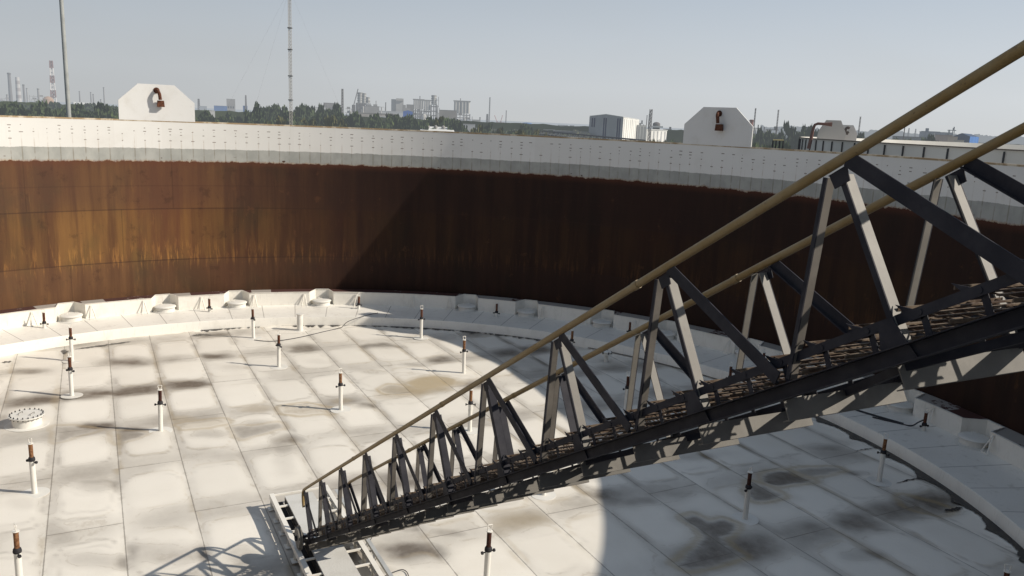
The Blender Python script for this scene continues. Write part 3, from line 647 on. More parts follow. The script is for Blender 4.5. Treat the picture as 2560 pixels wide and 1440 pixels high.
def leg_at(proto,first,p,z,label,group):
    o=proto if first else copy_tree(proto); o.location=(p[0],p[1],z); o.rotation_euler=(random.uniform(-.025,.025),random.uniform(-.025,.025),random.uniform(-.9,.9)); o.scale=(1,1,random.uniform(.955,1.03)); o['label']=label; o['group']=group
    return o
RUST_O=mat_rust('orange_rust',(.11,.045,.02),(.27,.14,.07)); RUST_B=mat_rust('blackened_rust',(.03,.014,.012),(.08,.03,.02))
for i,(p,lb) in enumerate(DECKLEGS):
    o=leg_at(DL,i==0,p,ZD+.012,lb,'tall roof legs standing on the deck')
    for ch in o.children:
        if ch.name.startswith('inner_pipe') and i in (2,6,7,8,10,14,16): ch.material_slots[0].link='OBJECT'; ch.material_slots[0].material=RUST_O
        elif ch.name.startswith('inner_pipe') and i in (1,9,12,15): ch.material_slots[0].link='OBJECT'; ch.material_slots[0].material=RUST_B
PL=[(135.96,'short pontoon leg nearest the left edge, beside a brace'),(116.3,'short sunlit pontoon leg between the second and third dam recesses'),(96.3,'short sunlit pontoon leg right of the stub pipe, near the edge of the shadow'),
(76.6,'short shaded pontoon leg between two dam recesses, the first right of the shadow edge'),(57.3,'short pontoon leg behind the lower handrail, in the shade'),(38.5,'short dark pontoon leg seen past the foot of a ladder post on the right'),(17.4,'short dark pontoon leg with a cable beside it, below the ladder on the right')]
for i,(a,lb) in enumerate(PL): leg_at(PLG,i==0,pol(a,24.2),ZP+.01,lb,'short legs standing on the pontoon')
# ------------------------------------------------------------------ wet black band, cables
def wet():
    t=NT('wet_black_grime',.35,.4); p=t.geo(); n=t.noise(p,3.,5,.6); return t.col(t.mix(t.ss(n,.4,.7),(.012,.011,.012),(.04,.036,.034)))
WET=wet()
def band(th0,th1,wfun,label,name='puddle'):
    m=W(); n=int((th1-th0)*8); vs=[]
    root=empty(name,pol((th0+th1)/2,RP-.1,ZD+.03),label,'puddle')
    for i in range(n+1):
        a=th0+(th1-th0)*i/n; w_=wfun(a,i/n); vs+= [pol(a,RP-.004,ZD+.046),pol(a,RP-max(.004,w_),ZD+.042)]
    m.add(vs,[(2*i,2*i+2,2*i+3,2*i+1) for i in range(n)]); m.build('wet_film',WET,root)
def nz(a,s,seed): return float(fbm(np.array([a*s]),np.array([seed*3.1]),seed)[0])
def wr(a,f):
    x=(a+40)/5.0; cusp=abs(math.sin(math.pi*x)); base=.12+.34*(1-cusp)**1.6+.20*nz(a,1.3,3)+.10*(nz(a,9,4)-.5)
    return base*min(1,f*9,(1-f)*9)*(1.0 if a<28 else .5)
band(-25,35,wr,'wide black wet band along the foot of the right pontoon step')
band(63,97,lambda a,f:max(0,(nz(a,2.2,5)-.36)*.9)*min(1,f*9,(1-f)*6),'thin broken black stain along the far pontoon step in the shadow')
band(35,61,lambda a,f:.05+.08*nz(a,2,6),'narrow dark line of grime at the pontoon foot behind the handrails')
band(97.5,107,lambda a,f:max(0,(nz(a,1.6,7)-.42)*1.3)*min(1,f*5,(1-f)*5),'small dark stain at the foot of the white stub pipe')
band(110,118,lambda a,f:max(0,(nz(a,2.6,8)-.45)*1.1),'small ragged dark stain at the sunlit pontoon foot, above the second seam')
# peeled strip along left perimeter and seam fingers
def patch(name,pts,label,z=ZD+.04,w_=.06,seed=1):
    m=W(); P=[onz(x,y,z) for x,y in pts]; root=empty(name,P[0],label,'stain'); vs=[];L_=0
    fine=[]
    for i in range(len(P)-1):
        for k in range(10): fine.append(P[i].lerp(P[i+1],k/10))
    fine.append(P[-1]); r_=random.Random(seed); n=len(fine)
    for i,p in enumerate(fine):
        t=(fine[min(i+1,n-1)]-fine[max(i-1,0)]).normalized(); s_=V((-t.y,t.x,0)); e=math.sin(math.pi*min(1,max(0,i/(n-1))))**.5
        vs+=[p+s_*w_*e*r_.uniform(.1,1.),p-s_*w_*e*r_.uniform(.1,1.)]
    m.add(vs,[(2*i,2*i+2,2*i+3,2*i+1) for i in range(n-1)]); m.build('grime',WET,root)
patch('grime_streak',[(186,873),(225,868),(280,860),(330,853)],'long ragged dark streak parallel to the pontoon on the left',w_=.16,seed=3)
patch('grime_streak',[(4,906),(30,903)],'tiny dark stain at the far left foot of the pontoon',w_=.2,seed=4)
patch('grime_streak',[(160,874),(165,884)],'dark stain behind the far aligned leg on the left',w_=.2,seed=5)
patch('grime_streak',[(478,838),(500,836),(528,835)],'short dark streak at the top of the sunlit fourth seam',w_=.15,seed=6)
patch('grime_streak',[(2240,1208),(2270,1200),(2300,1195),(2345,1190)],'black finger of water running along a seam from the wet band, upper right',w_=.07,seed=7)
patch('grime_streak',[(2360,1277),(2385,1272),(2405,1268)],'thick black finger of water beside the wet band, lower right',w_=.16,seed=8)
patch('grime_streak',[(2135,1128),(2165,1122),(2200,1118)],'thin black seam line reaching out of the wet band, left of the shaded leg',w_=.05,seed=9)
CAB=plain('black_cable',(.03,.03,.035),.6)
def cable(pts,label,r=.014,mat=CAB):
    P=[V(p) for p in pts]; out=[]
    for i in range(len(P)-1):
        p0=P[max(i-1,0)];p1=P[i];p2=P[i+1];p3=P[min(i+2,len(P)-1)]
        for k in range(8):
            t=k/8; out.append(.5*((2*p1)+(-p0+p2)*t+(2*p0-5*p1+4*p2-p3)*t*t+(-p0+3*p1-3*p2+p3)*t**3))
    out.append(P[-1]); o0=P[0].copy(); root=empty('cable',o0,label,'cable'); m=W(); m.tube(out,r,6); m.build('wire',mat,root,True)
g=lambda x,y,z=ZD+.05: onz(x,y,z)
cable([g(636,850),g(680,853),g(740,845),g(810,829),g(852,819),g(858,814,-11.8),g(872,803,-11.45),g(910,790,-11.42),g(945,782,-11.42)],'thin dark cable lying on the deck and climbing the pontoon step in sunlight',.018)
cable([g(930,1343),g(925,1352),g(919,1366)],'short piece of thin wire on the deck just right of the ladder foot',.012)
cable([g(938,1372),g(942,1390),g(936,1405),g(930,1420)],'curved thin wire on the deck below the ladder foot',.012)
cable([g(962,1440),g(985,1430),g(1005,1424),g(1017,1430),g(1022,1442)],'looping thin wire at the bottom edge right of the runway',.012)
cable([pol(21.5,23.2,ZP+.05),pol(20,23.6,ZP+.04),pol(18.6,24.0,ZP+.05),pol(17.9,24.1,ZP+.3),pol(17.5,24.15,ZP+.45)],'black cable looping up to the dark pontoon leg below the ladder',.03)
cable([pol(26.5,23.3,ZP+.04),pol(24,23.2,ZP+.04),pol(21.5,23.5,ZP+.04),pol(19.2,23.9,ZP+.04)],'long pipe-like cable lying on the shaded right pontoon',.045)
# ------------------------------------------------------------------ ladder runway
rw=empty('ladder_runway',C+TU*.3+V((0,0,ZD)),'white raised track with rails and cross ties under the foot of the ladder','ladder track')
def uvz(u,v,z): return C+TU*u+TV*v+V((0,0,z))
U0,U1=.25,14.5
ZT=-11.5
for v0,vv,dv in ((-.83,.055,1),(.83,.05,-1)):
    m=W(); m.box(uvz((U0+U1)/2,v0,ZT-.006),TU*((U1-U0)/2),TV*.065,V((0,0,.006))); m.box(uvz((U0+U1)/2,v0-.06*dv,ZT-.09),TU*((U1-U0)/2),TV*.005,V((0,0,.078)));
    m.box(uvz((U0+U1)/2,v0,ZT-.174),TU*((U1-U0)/2),TV*.06,V((0,0,.006)))
    m.build('track_rail',WHITE,rw)
def mat_tread():
    t=NT('ribbed_white_plate',.5,.3); p=t.geo(); n=t.noise(p,1.5,5,.6); n2=t.noise(p,26.,2,.5); c=t.mix(t.math('MULTIPLY',t.ss(n,.4,.7),.4),(.62,.61,.58),(.45,.43,.39)); t.bump(n2,.01,.6); return t.col(c)
m=W(); m.box(uvz((U0+.35+U1)/2,-.08,ZT+.0),TU*((U1-U0-.35)/2),TV*.42,V((0,0,.012))); m.box(uvz((U0+.35+U1)/2,-.495,ZT-.03),TU*((U1-U0-.35)/2),TV*.005,V((0,0,.04))); m.box(uvz((U0+.35+U1)/2,.335,ZT-.03),TU*((U1-U0-.35)/2),TV*.005,V((0,0,.04)))
m.build('walk_plate',mat_tread(),rw)
m=W(); m.box(uvz((U0+U1)/2,-.655,ZT-.30),TU*((U1-U0)/2-.05),TV*.14,V((0,0,.006))); m.box(uvz((U0+U1)/2,-.505,ZT-.17),TU*((U1-U0)/2-.36),TV*.004,V((0,0,.13))); m.build('gap_shade_sheet',BLACK,rw)  # added black sheets paint the shade in the gap beside the walk plate
tm=None
k=0
while U0+.02+.82*k<U1:
    u_=U0+.06+.82*k
    m=W(); m.box(uvz(u_,0,ZT-.04),TU*.03,TV*.77,V((0,0,.022))); m.build('cross_tie',WHITE,rw)
    for v_ in (-.83,.83):
        m=W()
        m.box(uvz(u_,v_,(ZT-.18+ZD+.03)/2),TU*.05,TV*.006,V((0,0,(ZT-.18-ZD-.03)/2)))
        m.box(uvz(u_,v_+.0,(ZT-.18+ZD+.03)/2),TU*.006,TV*.05,V((0,0,(ZT-.18-ZD-.03)/2)))
        m.box(uvz(u_,v_,ZD+.035),TU*.14,TV*.12,V((0,0,.008)))
        m.build('support_post',WHITE,rw)
    k+=1
m=W(); 
m.box(uvz(7.,1.12,ZT-.17),TU*6.4,TV*.006,V((0,0,.13))); m.box(uvz(7.,1.07,ZT-.04),TU*6.4,TV*.05,V((0,0,.006)))
for k in range(8): m.box(uvz(.9+1.7*k,.98,ZT-.22),TU*.02,TV*.14,V((0,0,.02)))
m.build('side_gutter',plain('galvanised_sheet',(.42,.43,.43),.4,.1,2.),rw)
# ------------------------------------------------------------------ rolling ladder
P0=V((-5.376,20.614,-10.)); D=V((.843,-1.646,1.085)); PL_=D.length; Dn=D.normalized(); LV=V((TV.x,TV.y,0)); LW=1.243
Un=LV.cross(Dn); Un=Un if Un.z>0 else -Un
lad=empty('rolling_ladder',P0-V((0,0,1.7)),'long sloping dark steel truss ladder with two mustard handrails, resting on the roof','ladder')
def LP(k,v,u): return P0+D*k+LV*v+Un*u     # panel, lateral metres, perpendicular metres
KT=12.35
UB,UT=-1.355,-1.125      # lower and upper stringer centre
for s_,v0 in ((1,0.),(-1,LW)):    # s_: direction pointing inwards
    # handrail
    pts=[LP(-.10,v0,-.42),LP(-.085,v0,-.25),LP(-.06,v0,-.12),LP(-.02,v0,-.03),LP(.05,v0,.012)]+[LP(k,v0,.02+.012*min(1,k/3)) for k in (.5,3,6,9,KT)]
    m=W(); m.tube(pts,.038,16); m.build('handrail',RAIL,lad,True)
    for k in (2.6,5.2,7.8,10.4):
        m=W(); m.tube([LP(k-.02,v0,.032),LP(k+.02,v0,.032)],.043,16); m.build('rail_coupling',RAIL,lad,True)
    m=W() # lower stringer, channel section
    a,b=LP(-.28,v0,UB),LP(KT,v0,UB); m.box((a+b)/2,(b-a)/2,Un*.058,LV*.006); 
    for e in (-1,1): m.box((a+b)/2+Un*(.054*e)-LV*(.045*s_),(b-a)/2,Un*.004,LV*.038)
    m.build('stringer',STEEL_D,lad)
    m=W(); a,b=LP(-.15,v0+.045*s_,UT),LP(KT,v0+.045*s_,UT); m.box((a+b)/2,(b-a)/2,Un*.034,LV*.006); m.build('levelling_bar',STEEL_D,lad)
    for k in range(0,13):
        ap=LP(k,v0,-.01)
        if k<=12:
            # left diagonal, post, right diagonal
            vo=v0
            if k>0:
                m=W(); A=LP(k-.5+.04,vo,UB+.08); B=LP(k-.045,vo,-.03); m.angle(A,B,Dn*-1,LV*s_,.035 if s_>0 else .075,w2=.085,split=True); m.build('diagonal',[STEEL_D,STEEL_M if (s_>0 or k<=6) else STEEL],lad)  # in-plane flange in painted shade tone, cross flange in lit tone
            m=W(); A=LP(k,vo+.012*s_,UB+.05); B=LP(k,vo+.012*s_,-.06); m.angle(A+Dn*.05,B+Dn*.03,Dn*-1,LV*s_,(.045 if k>6 else .09) if s_>0 else .09,w2=.105,split=True); m.build('post',[STEEL_D,STEEL if k>6 else STEEL_D],lad)  # lower posts take the painted shade tone on both flanges
            if k<12:
                m=W(); A=LP(k+.5-.03,vo-.012*s_,UB+.08); B=LP(k+.035,vo-.012*s_,-.02); m.angle(A,B,Un,LV*s_,.11,w2=.045); m.build('diagonal',STEEL_D,lad)
            m=W(); m.prism([LP(k-.035,vo+.002*s_,-.02),LP(k+.04,vo+.002*s_,-.02),LP(k+.035,vo+.002*s_,-.13),LP(k-.03,vo+.002*s_,-.13)],LV*(.008*s_)); m.build('top_gusset',STEEL_D,lad)
            m=W(); m.prism([LP(k-.02,vo-.014*s_,UB+.25),LP(k+.03,vo-.014*s_,UB+.25),LP(k+.075,vo-.014*s_,UB-.05),LP(k-.06,vo-.014*s_,UB-.05)],LV*(-.010*s_)); m.build('gusset',STEEL_D,lad)
# treads: level gratings hung between the bars, one every fifth of a panel
def tread_mesh():
    m=MB()   # local: x along ladder azimuth (uphill), y across, z up; hangs from the upper bar pivot
    dep=.37; y0,y1=.075,LW-.075; zt=-.012
    for x in (-dep/2,dep/2): m.box((x,(y0+y1)/2,zt-.012),(.004,0,0),(0,(y1-y0)/2,0),(0,0,.013))
    for i in range(3):
        x=-dep/2+dep*(i+1)/4; m.box((x,(y0+y1)/2,zt),(.011,0,0),(0,(y1-y0)/2,0),(0,0,.006))
    for i in range(7):
        yc=y0+(y1-y0)*(i+.5)/7; m.box((0,yc,zt-.009),(dep/2,0,0),(0,.006,0),(0,0,.005))
    m.mi=1
    for y in (y0-.012,y1+.012):   # end plates: bracket to both pivots plus triangular nose
        m.prism([(-dep/2-.015,y-.004,zt+.014),(.02,y-.004,zt+.014),(.02,y-.004,zt-.03),(-.05,y-.004,zt-.06)],(0,.008,0))
        m.prism([(-.025,y-.004,.01),(.03,y-.004,.01),(.155,y-.004,-.235),(.10,y-.004,-.235)],(0,.008,0))
        m.tube([(0,y-.03,-.0),(0,y+.03,-.0)],.022,8); m.tube([(.125,y-.06,-.213),(.125,y+.04,-.213)],.022,8)
    return m.mesh('tread',[GRATE,STEEL_D])
tmm=tread_mesh(); k=0
az=math.atan2(D.y,D.x)
while .1+.2*k<KT-.1:
    p=LP(.107+.2*k,0,UT); o=bpy.data.objects.new('tread',tmm); COL.objects.link(o); o.parent=lad; o.location=p-V(lad.location); o.rotation_euler=(0,0,az)
    # y axis of the tread must point along +LV
    k+=1
# deep cross beams under the stringers, one every half panel
for j in range(0,25):
    k=.5*j
    if k>KT: break
    m=W(); top=-1.405; dp=.165
    c_=LP(k,LW/2,top-dp/2); m.box(c_,LV*(LW/2+.03),Un*(dp/2),Dn*.004)
    for e in (0,1): m.box(LP(k,LW/2,top-dp*e-(.004 if e==0 else -.004))-Dn*.034,LV*(LW/2+.03),Un*.004,Dn*.030)
    m.build('cross_beam',STEEL_B,lad)
for j in range(0,12):
    m=W(); a,b=(LP(j,.03,UB-.10),LP(j+1,LW-.03,UB-.10)) if j%2 else (LP(j,LW-.03,UB-.10),LP(j+1,.03,UB-.10)); m.angle(a,b,LV,Un,.06); m.build('wind_brace',STEEL_D,lad)
# axle and wheels
axc=LP(-.13,0,UB-.02)
ZC=ZT+.30
uw=(LP(-.22,0,UB)-C).dot(TU)
m=W(); m.tube([uvz(uw,-.86,ZC),uvz(uw,.88,ZC)],.04,12); m.build('axle',STEEL_D,lad,True)
for v0,sg in ((-.80,1),(.80,-1)):
    m=W(); m.tube([uvz(uw,v0-.035,ZC),uvz(uw,v0+.035,ZC)],.29,36); m.tube([uvz(uw,v0+sg*.036,ZC),uvz(uw,v0+sg*.06,ZC)],.33,36)
    wh=m.build('wheel',STEEL,lad,True)
    m=W(); m.world=True; m.tube([uvz(uw,v0-.09*sg,ZC),uvz(uw,v0-.036*sg,ZC)],.07,16)
    h_=m.build('hub',STEEL_D,None,True); h_.data.transform(Matrix.Translation(-V(lad.location))); h_.parent=wh
for v0 in (0.,LW):
    m=W(); m.prism([LP(-.28,v0-.02,UB+.10),LP(-.05,v0-.02,UB+.10),LP(-.05,v0-.02,UB-.10),uvz(uw+.12,v0-.605,ZC-.1),uvz(uw-.12,v0-.605,ZC-.1)],LV*.016); m.build('axle_bracket',STEEL_D,lad)
# ------------------------------------------------------------------ neighbouring tank
NT_R=40.; az_=math.radians(90-47.7); NC=V((82*math.cos(az_),82*math.sin(az_),0)); NZ=-.42
nb=empty('neighbouring_tank',(NC.x,NC.y,GZ),'neighbouring pale grey tank whose rim and walkway posts show beyond our rim on the right','tank')
def ring2(prof,n,name,mat,parent,c=NC):
    m=W(); m.lathe((c.x,c.y,0),prof,n,False); return m.build(name,mat,parent,True)
NGREY=hz((.56,.55,.53),60,'neighbour_grey_paint'); NWH=hz((.70,.68,.64),60,'neighbour_white_paint')
ring2([(NT_R,GZ),(NT_R,NZ)],160,'shell_wall',NGREY,nb); ring2([(NT_R-.02,NZ-2.4),(NT_R-.02,NZ+.03)],160,'inner_band',NWH,nb)
ring2([(NT_R-.03,NZ-9),(NT_R-.03,NZ-2.4)],160,'inner_wall',hz((.16,.08,.05),60,'neighbour_rust'),nb)
ring2([(NT_R+.02,NZ+.03),(NT_R+.10,NZ+.03),(NT_R+.10,NZ-.03),(NT_R+.02,NZ-.03)],160,'top_rail',hz((.12,.10,.09),60,'neighbour_dark_rail'),nb)
DK_=hz((.03,.03,.035),60,'neighbour_dark_post')
for k in range(150):
    a=k/150*2*math.pi; p=NC+V((math.cos(a),math.sin(a),0))*(NT_R+.06)
    if p.length>80 or p.y<10: continue
    m=W(); m.box(p+V((0,0,NZ-.6)),V((math.cos(a),math.sin(a),0))*.04,V((-math.sin(a),math.cos(a),0))*.028,V((0,0,.50))); m.build('rail_post',DK_,nb)
ns=empty('foam_shield',gpt(2075,64)+V((0,0,NZ)),'small distant foam shield on the neighbouring tank with a red-brown pipe entering it','shield')
def face_card(root,pts,dist,thick,mat,name):   # polygon given by its outline as seen, standing upright facing the viewer's side of its tank
    m=W(); P=[gpt(x,dist)+V((0,0,zat(x,y,dist))) for x,y in pts]; f=gpt(sum(x for x,_ in pts)/len(pts),1.); m.prism(P,f*thick); return m.build(name,mat,root)
face_card(ns,[(2041,364),(2111,367),(2115,334),(2099,301),(2062,300),(2046,326)],64,.25,hz((.46,.45,.43),60,'neighbour_shield_grey'),'plate')
m=W(); P=lambda x,y,d=62.5: gpt(x,d)+V((0,0,zat(x,y,d)))
m.tube([P(2026,372),P(2029,350),P(2032,322),P(2035,312),P(2042,309),P(2060,310),P(2078,311)],[.13,.12,.095,.095,.095,.095,.15],10); m.build('supply_pipe',hz((.16,.085,.07),60,'neighbour_pipe_red'),ns,True)
ns2=empty('foam_shield',gpt(2125,66)+V((0,0,NZ)),'small sunlit foam shield with a round pipe ring, behind the distant grey one','shield')
face_card(ns2,[(2106,367),(2142,362),(2143,334),(2131,313),(2105,312),(2100,320)],66,.2,NWH,'plate')
m=W(); pr=[];
for k in range(13): a=k/12*math.pi*1.5+.9; pr.append(P(2118+5.5*math.cos(a),325+6*math.sin(a),65.5))
m.tube(pr,.09,8); m.tube([P(2118,331,65.5),P(2117,337,65.5)],.09,8); m.build('pipe_ring',hz((.12,.1,.09),60,'neighbour_pipe_dark'),ns2)
# small railed platform on the left end of the neighbour's rim
np_=empty('platform_rail',gpt(1945,73)+V((0,0,NZ)),'short yellow-topped railing left of the neighbouring tank rim','railing')
m=W(); a_,b_=P(1935,350,73),P(1962,351,73); m.tube([a_,b_],.07,6); m.build('top_bar',hz((.5,.42,.22),60,'pale_yellow_rail'),np_)
for x in (1935,1943,1952,1961):
    m=W(); q=P(x,351,73); m.tube([q,q-V((0,0,1.4))],.06,6); m.build('post',DK_,np_)
# ------------------------------------------------------------------ trees
LEAFM={}
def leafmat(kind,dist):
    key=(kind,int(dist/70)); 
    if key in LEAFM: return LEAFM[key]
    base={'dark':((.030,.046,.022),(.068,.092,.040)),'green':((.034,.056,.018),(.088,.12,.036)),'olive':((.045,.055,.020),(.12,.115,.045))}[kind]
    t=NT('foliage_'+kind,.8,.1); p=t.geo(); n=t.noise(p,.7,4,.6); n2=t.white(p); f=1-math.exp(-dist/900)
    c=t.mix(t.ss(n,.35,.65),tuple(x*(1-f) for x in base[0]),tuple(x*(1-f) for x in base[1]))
    t.b.inputs['Emission Color'].default_value=(*HAZE,1); t.b.inputs['Emission Strength'].default_value=f*.8  # haze baked into the foliage as a faint glow
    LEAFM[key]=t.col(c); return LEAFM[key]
BARK=hz((.10,.08,.06),200,'tree_bark')
def crown_mesh(seed,kind):
    r=random.Random(seed); m=MB()
    ncl={'round':60,'tall':46,'bush':40}[kind]; per={'round':46,'tall':50,'bush':46}[kind]
    for c in range(ncl):
        a=r.uniform(0,6.283)
        if kind=='round':
            h=r.random(); rad=math.sin(math.pi*min(.98,h*.85+.12))*(.35+.65*r.random()**.4); cx,cy,cz=rad*math.cos(a),rad*math.sin(a),.30+.66*h+r.uniform(-.03,.03); sz=r.uniform(.12,.22); fl=.55
        elif kind=='tall':
            h=r.random()**.8; rad=(1-h**2)**.6*(.2+.8*r.random()); cx,cy,cz=rad*.95*math.cos(a),rad*.8*math.sin(a),.10+.84*h*r.uniform(.85,1.05); sz=r.uniform(.10,.20); fl=1.1
        else:
            h=r.random(); rad=math.sqrt(1-h*h*.9)*r.random()**.4; cx,cy,cz=rad*math.cos(a),rad*math.sin(a),.05+.85*h; sz=r.uniform(.13,.24); fl=.7
        for q in range(per):
            d=V((r.gauss(0,1),r.gauss(0,1),r.gauss(0,1))); d=d.normalized()*sz*(.35+.65*r.random()); d.z*=fl*.8
            p=V((cx,cy,cz))+V((d.x,d.y,d.z*.5)); s_=r.uniform(.028,.06)
            n_=V((r.gauss(0,1),r.gauss(0,1),r.gauss(.6,1))).normalized(); e1=n_.orthogonal().normalized(); e1.rotate(Quaternion(n_,r.uniform(0,6.28))); e2=n_.cross(e1)
            if kind=='tall': e1=e1*1.5
            m.add([p-e1*s_-e2*s_*.6,p+e1*s_-e2*s_*.5,p+e1*s_*.9+e2*s_*.7,p-e1*s_*.8+e2*s_*.6],[(0,1,2,3)])
    return m
def trunk_mesh(seed,kind):
    r=random.Random(seed+50); m=MB(); top=.75 if kind!='bush' else .5
    m.tube([(0,0,-.02),(.01,.01,top*.4),(.02,-.01,top)],[.035,.025,.01],8)
    for k in range(6):
        a=r.uniform(0,6.28); z=r.uniform(.2,.55)*top*1.2; m.tube([(.01,0,z),(.25*math.cos(a),.25*math.sin(a),z+.15),(.45*math.cos(a),.45*math.sin(a),z+.30)],[.015,.01,.004],6)
    return m
PROTO={}
for kind in ('round','tall','bush'):
    for s_ in range(3):
        PROTO[(kind,s_)]=(crown_mesh(s_*7+len(kind),kind),trunk_mesh(s_,kind))
TM={}
def tree(px,ytop,dist,wpx,kind,colr,group,label):
    """crown top seen at row ytop, crown about wpx wide"""
    s_=random.randrange(3); key=(kind,s_,colr,int(dist/70))
    if key not in TM:
        cm,tm_=PROTO[(kind,s_)]; TM[key]=(cm.mesh('tree_crown',leafmat(colr,dist)),tm_.mesh('tree_trunk',BARK))
    b=gpt(px,dist); ht=zat(px,ytop,dist)-GZ; wd=wpx*dist/FPX/2
    root=empty('tree',(b.x,b.y,GZ),label,'tree',group,random.uniform(0,6.28)); 
    for n_,me_ in (('crown',TM[key][0]),('trunk',TM[key][1])):
        o=bpy.data.objects.new(n_,me_); COL.objects.link(o); o.parent=root; q_={'tall':1.7,'round':2.9,'bush':2.6}[kind]; o.scale=(wd*q_,wd*q_,ht*1.04) 
    return root
ORD=['first','second','third','fourth','fifth','sixth','seventh','eighth','ninth','tenth','eleventh','twelfth','thirteenth','fourteenth','fifteenth','sixteenth','seventeenth','eighteenth','nineteenth','twentieth']
def treerow(xs,yt,dist,wpx,kinds,cols,where,group,jit=4):
    desc={'round':'broad','tall':'feathery','bush':'bushy'}; cd={'dark':'dark','green':'green','olive':'olive green'}
    for i,x in enumerate(xs):
        kd=kinds[i%len(kinds)]; cl=cols[i%len(cols)]; y=(yt(x) if callable(yt) else yt)+random.uniform(-jit,jit)
        tree(x,y,dist*random.uniform(.9,1.1),wpx*random.uniform(.8,1.25),kd,cl,group,f'{cd[cl]} {desc[kd]} tree, {ORD[i]} from left {where}')
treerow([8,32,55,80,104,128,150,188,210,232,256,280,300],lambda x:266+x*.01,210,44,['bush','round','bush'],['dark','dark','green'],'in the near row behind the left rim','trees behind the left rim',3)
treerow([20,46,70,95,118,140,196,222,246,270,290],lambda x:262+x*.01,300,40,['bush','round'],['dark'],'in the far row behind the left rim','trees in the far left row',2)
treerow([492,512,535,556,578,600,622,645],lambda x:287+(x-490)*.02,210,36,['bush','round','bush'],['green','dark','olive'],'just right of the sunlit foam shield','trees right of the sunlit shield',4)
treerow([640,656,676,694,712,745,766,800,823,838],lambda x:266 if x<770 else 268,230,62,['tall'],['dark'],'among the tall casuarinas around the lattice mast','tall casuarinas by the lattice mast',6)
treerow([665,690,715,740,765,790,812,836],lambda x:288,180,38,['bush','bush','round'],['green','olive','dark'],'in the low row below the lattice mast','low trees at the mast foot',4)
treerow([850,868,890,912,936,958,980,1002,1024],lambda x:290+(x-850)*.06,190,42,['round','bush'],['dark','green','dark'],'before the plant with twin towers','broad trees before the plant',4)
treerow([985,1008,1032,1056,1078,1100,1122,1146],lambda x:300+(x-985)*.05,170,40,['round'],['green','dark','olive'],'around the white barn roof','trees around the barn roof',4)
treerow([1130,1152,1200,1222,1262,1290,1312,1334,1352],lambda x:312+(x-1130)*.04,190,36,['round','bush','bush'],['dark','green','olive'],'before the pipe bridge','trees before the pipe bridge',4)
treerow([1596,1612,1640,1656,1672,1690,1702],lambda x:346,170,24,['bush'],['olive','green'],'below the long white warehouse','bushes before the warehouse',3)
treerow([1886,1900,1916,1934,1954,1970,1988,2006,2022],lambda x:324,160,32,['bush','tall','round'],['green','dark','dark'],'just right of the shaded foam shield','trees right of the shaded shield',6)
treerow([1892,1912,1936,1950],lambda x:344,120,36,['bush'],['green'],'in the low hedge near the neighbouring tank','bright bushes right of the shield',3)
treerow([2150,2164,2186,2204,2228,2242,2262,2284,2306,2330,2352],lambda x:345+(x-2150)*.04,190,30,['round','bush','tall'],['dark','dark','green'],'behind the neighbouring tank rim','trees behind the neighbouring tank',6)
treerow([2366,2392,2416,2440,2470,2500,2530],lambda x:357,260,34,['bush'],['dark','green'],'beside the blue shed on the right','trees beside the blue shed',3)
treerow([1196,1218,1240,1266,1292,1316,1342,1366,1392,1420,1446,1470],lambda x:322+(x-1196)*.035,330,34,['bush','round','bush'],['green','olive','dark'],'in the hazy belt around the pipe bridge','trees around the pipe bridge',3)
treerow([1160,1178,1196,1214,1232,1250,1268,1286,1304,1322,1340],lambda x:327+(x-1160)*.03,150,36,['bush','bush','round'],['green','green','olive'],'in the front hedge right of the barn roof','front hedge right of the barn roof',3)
# ------------------------------------------------------------------ far woodland and low hills
def mass(name,x0,x1,yt,dist,colr,label,n=260,amp=3):
    m=MB(); r=random.Random(int(x0)+3); vs=[]; 
    for i in range(n+1):
        x=x0+(x1-x0)*i/n; q=gpt(x,dist); y=yt+amp*(nz(x,.05,9)-.5)*2+amp*.5*(nz(x,.35,10)-.5)*2+(hor(x)-hor(1280))
        vs+= [(q.x,q.y,GZ),(q.x,q.y,zat(x,y,dist)),(q.x*1.3,q.y*1.3,GZ)]
    m.add(vs,[(3*i,3*i+3,3*i+4,3*i+1) for i in range(n)]+[(3*i+1,3*i+4,3*i+5,3*i+2) for i in range(n)])
    o=m.build(name,hz(colr,dist,'far_woodland_green',.3,.03)); return o
tag(mass('distant_woodland',-200,2800,hor(1280)+9,420,(.05,.065,.03),''),'hazy green strip of far woodland along the horizon','woodland',kind='stuff')
tag(mass('hills',1900,2900,hor(1280)-10,2600,(.05,.065,.06),'',amp=7),kind='structure')
# ------------------------------------------------------------------ background industry
def frame_at(px,dist):
    b=gpt(px,dist); f=b.normalized(); r=V((f.y,-f.x,0)); return b,r,f
def bbox(m,x0,x1,y0,y1,dist,depth=None,base=None):  # box seen between columns x0..x1, top row y0, bottom row y1 (None=ground)
    b,r,f=frame_at((x0+x1)/2,dist); hw=(x1-x0)/2*dist/FPX; z1=zat((x0+x1)/2,y0,dist); z0=GZ if y1 is None else zat((x0+x1)/2,y1,dist)
    dp=(depth or hw*1.4)/1.; m.box(b+f*dp/2+V((0,0,(z0+z1)/2)),r*hw,f*dp/2,V((0,0,(z1-z0)/2)))
def cyl(m,x0,x1,y0,y1,dist,n=16,dome=0):
    b,r,f=frame_at((x0+x1)/2,dist); rr=(x1-x0)/2*dist/FPX; z1=zat((x0+x1)/2,y0,dist); z0=GZ if y1 is None else zat((x0+x1)/2,y1,dist)
    m.lathe(b+f*rr,[(rr,z0),(rr,z1)]+([(rr*.6,z1+rr*.35*dome),(rr*.05,z1+rr*.5*dome)] if dome else []),n)
def thing(name,px,dist,label,cat,group=None): b=gpt(px,dist); return empty(name,(b.x,b.y,GZ),label,cat,group)
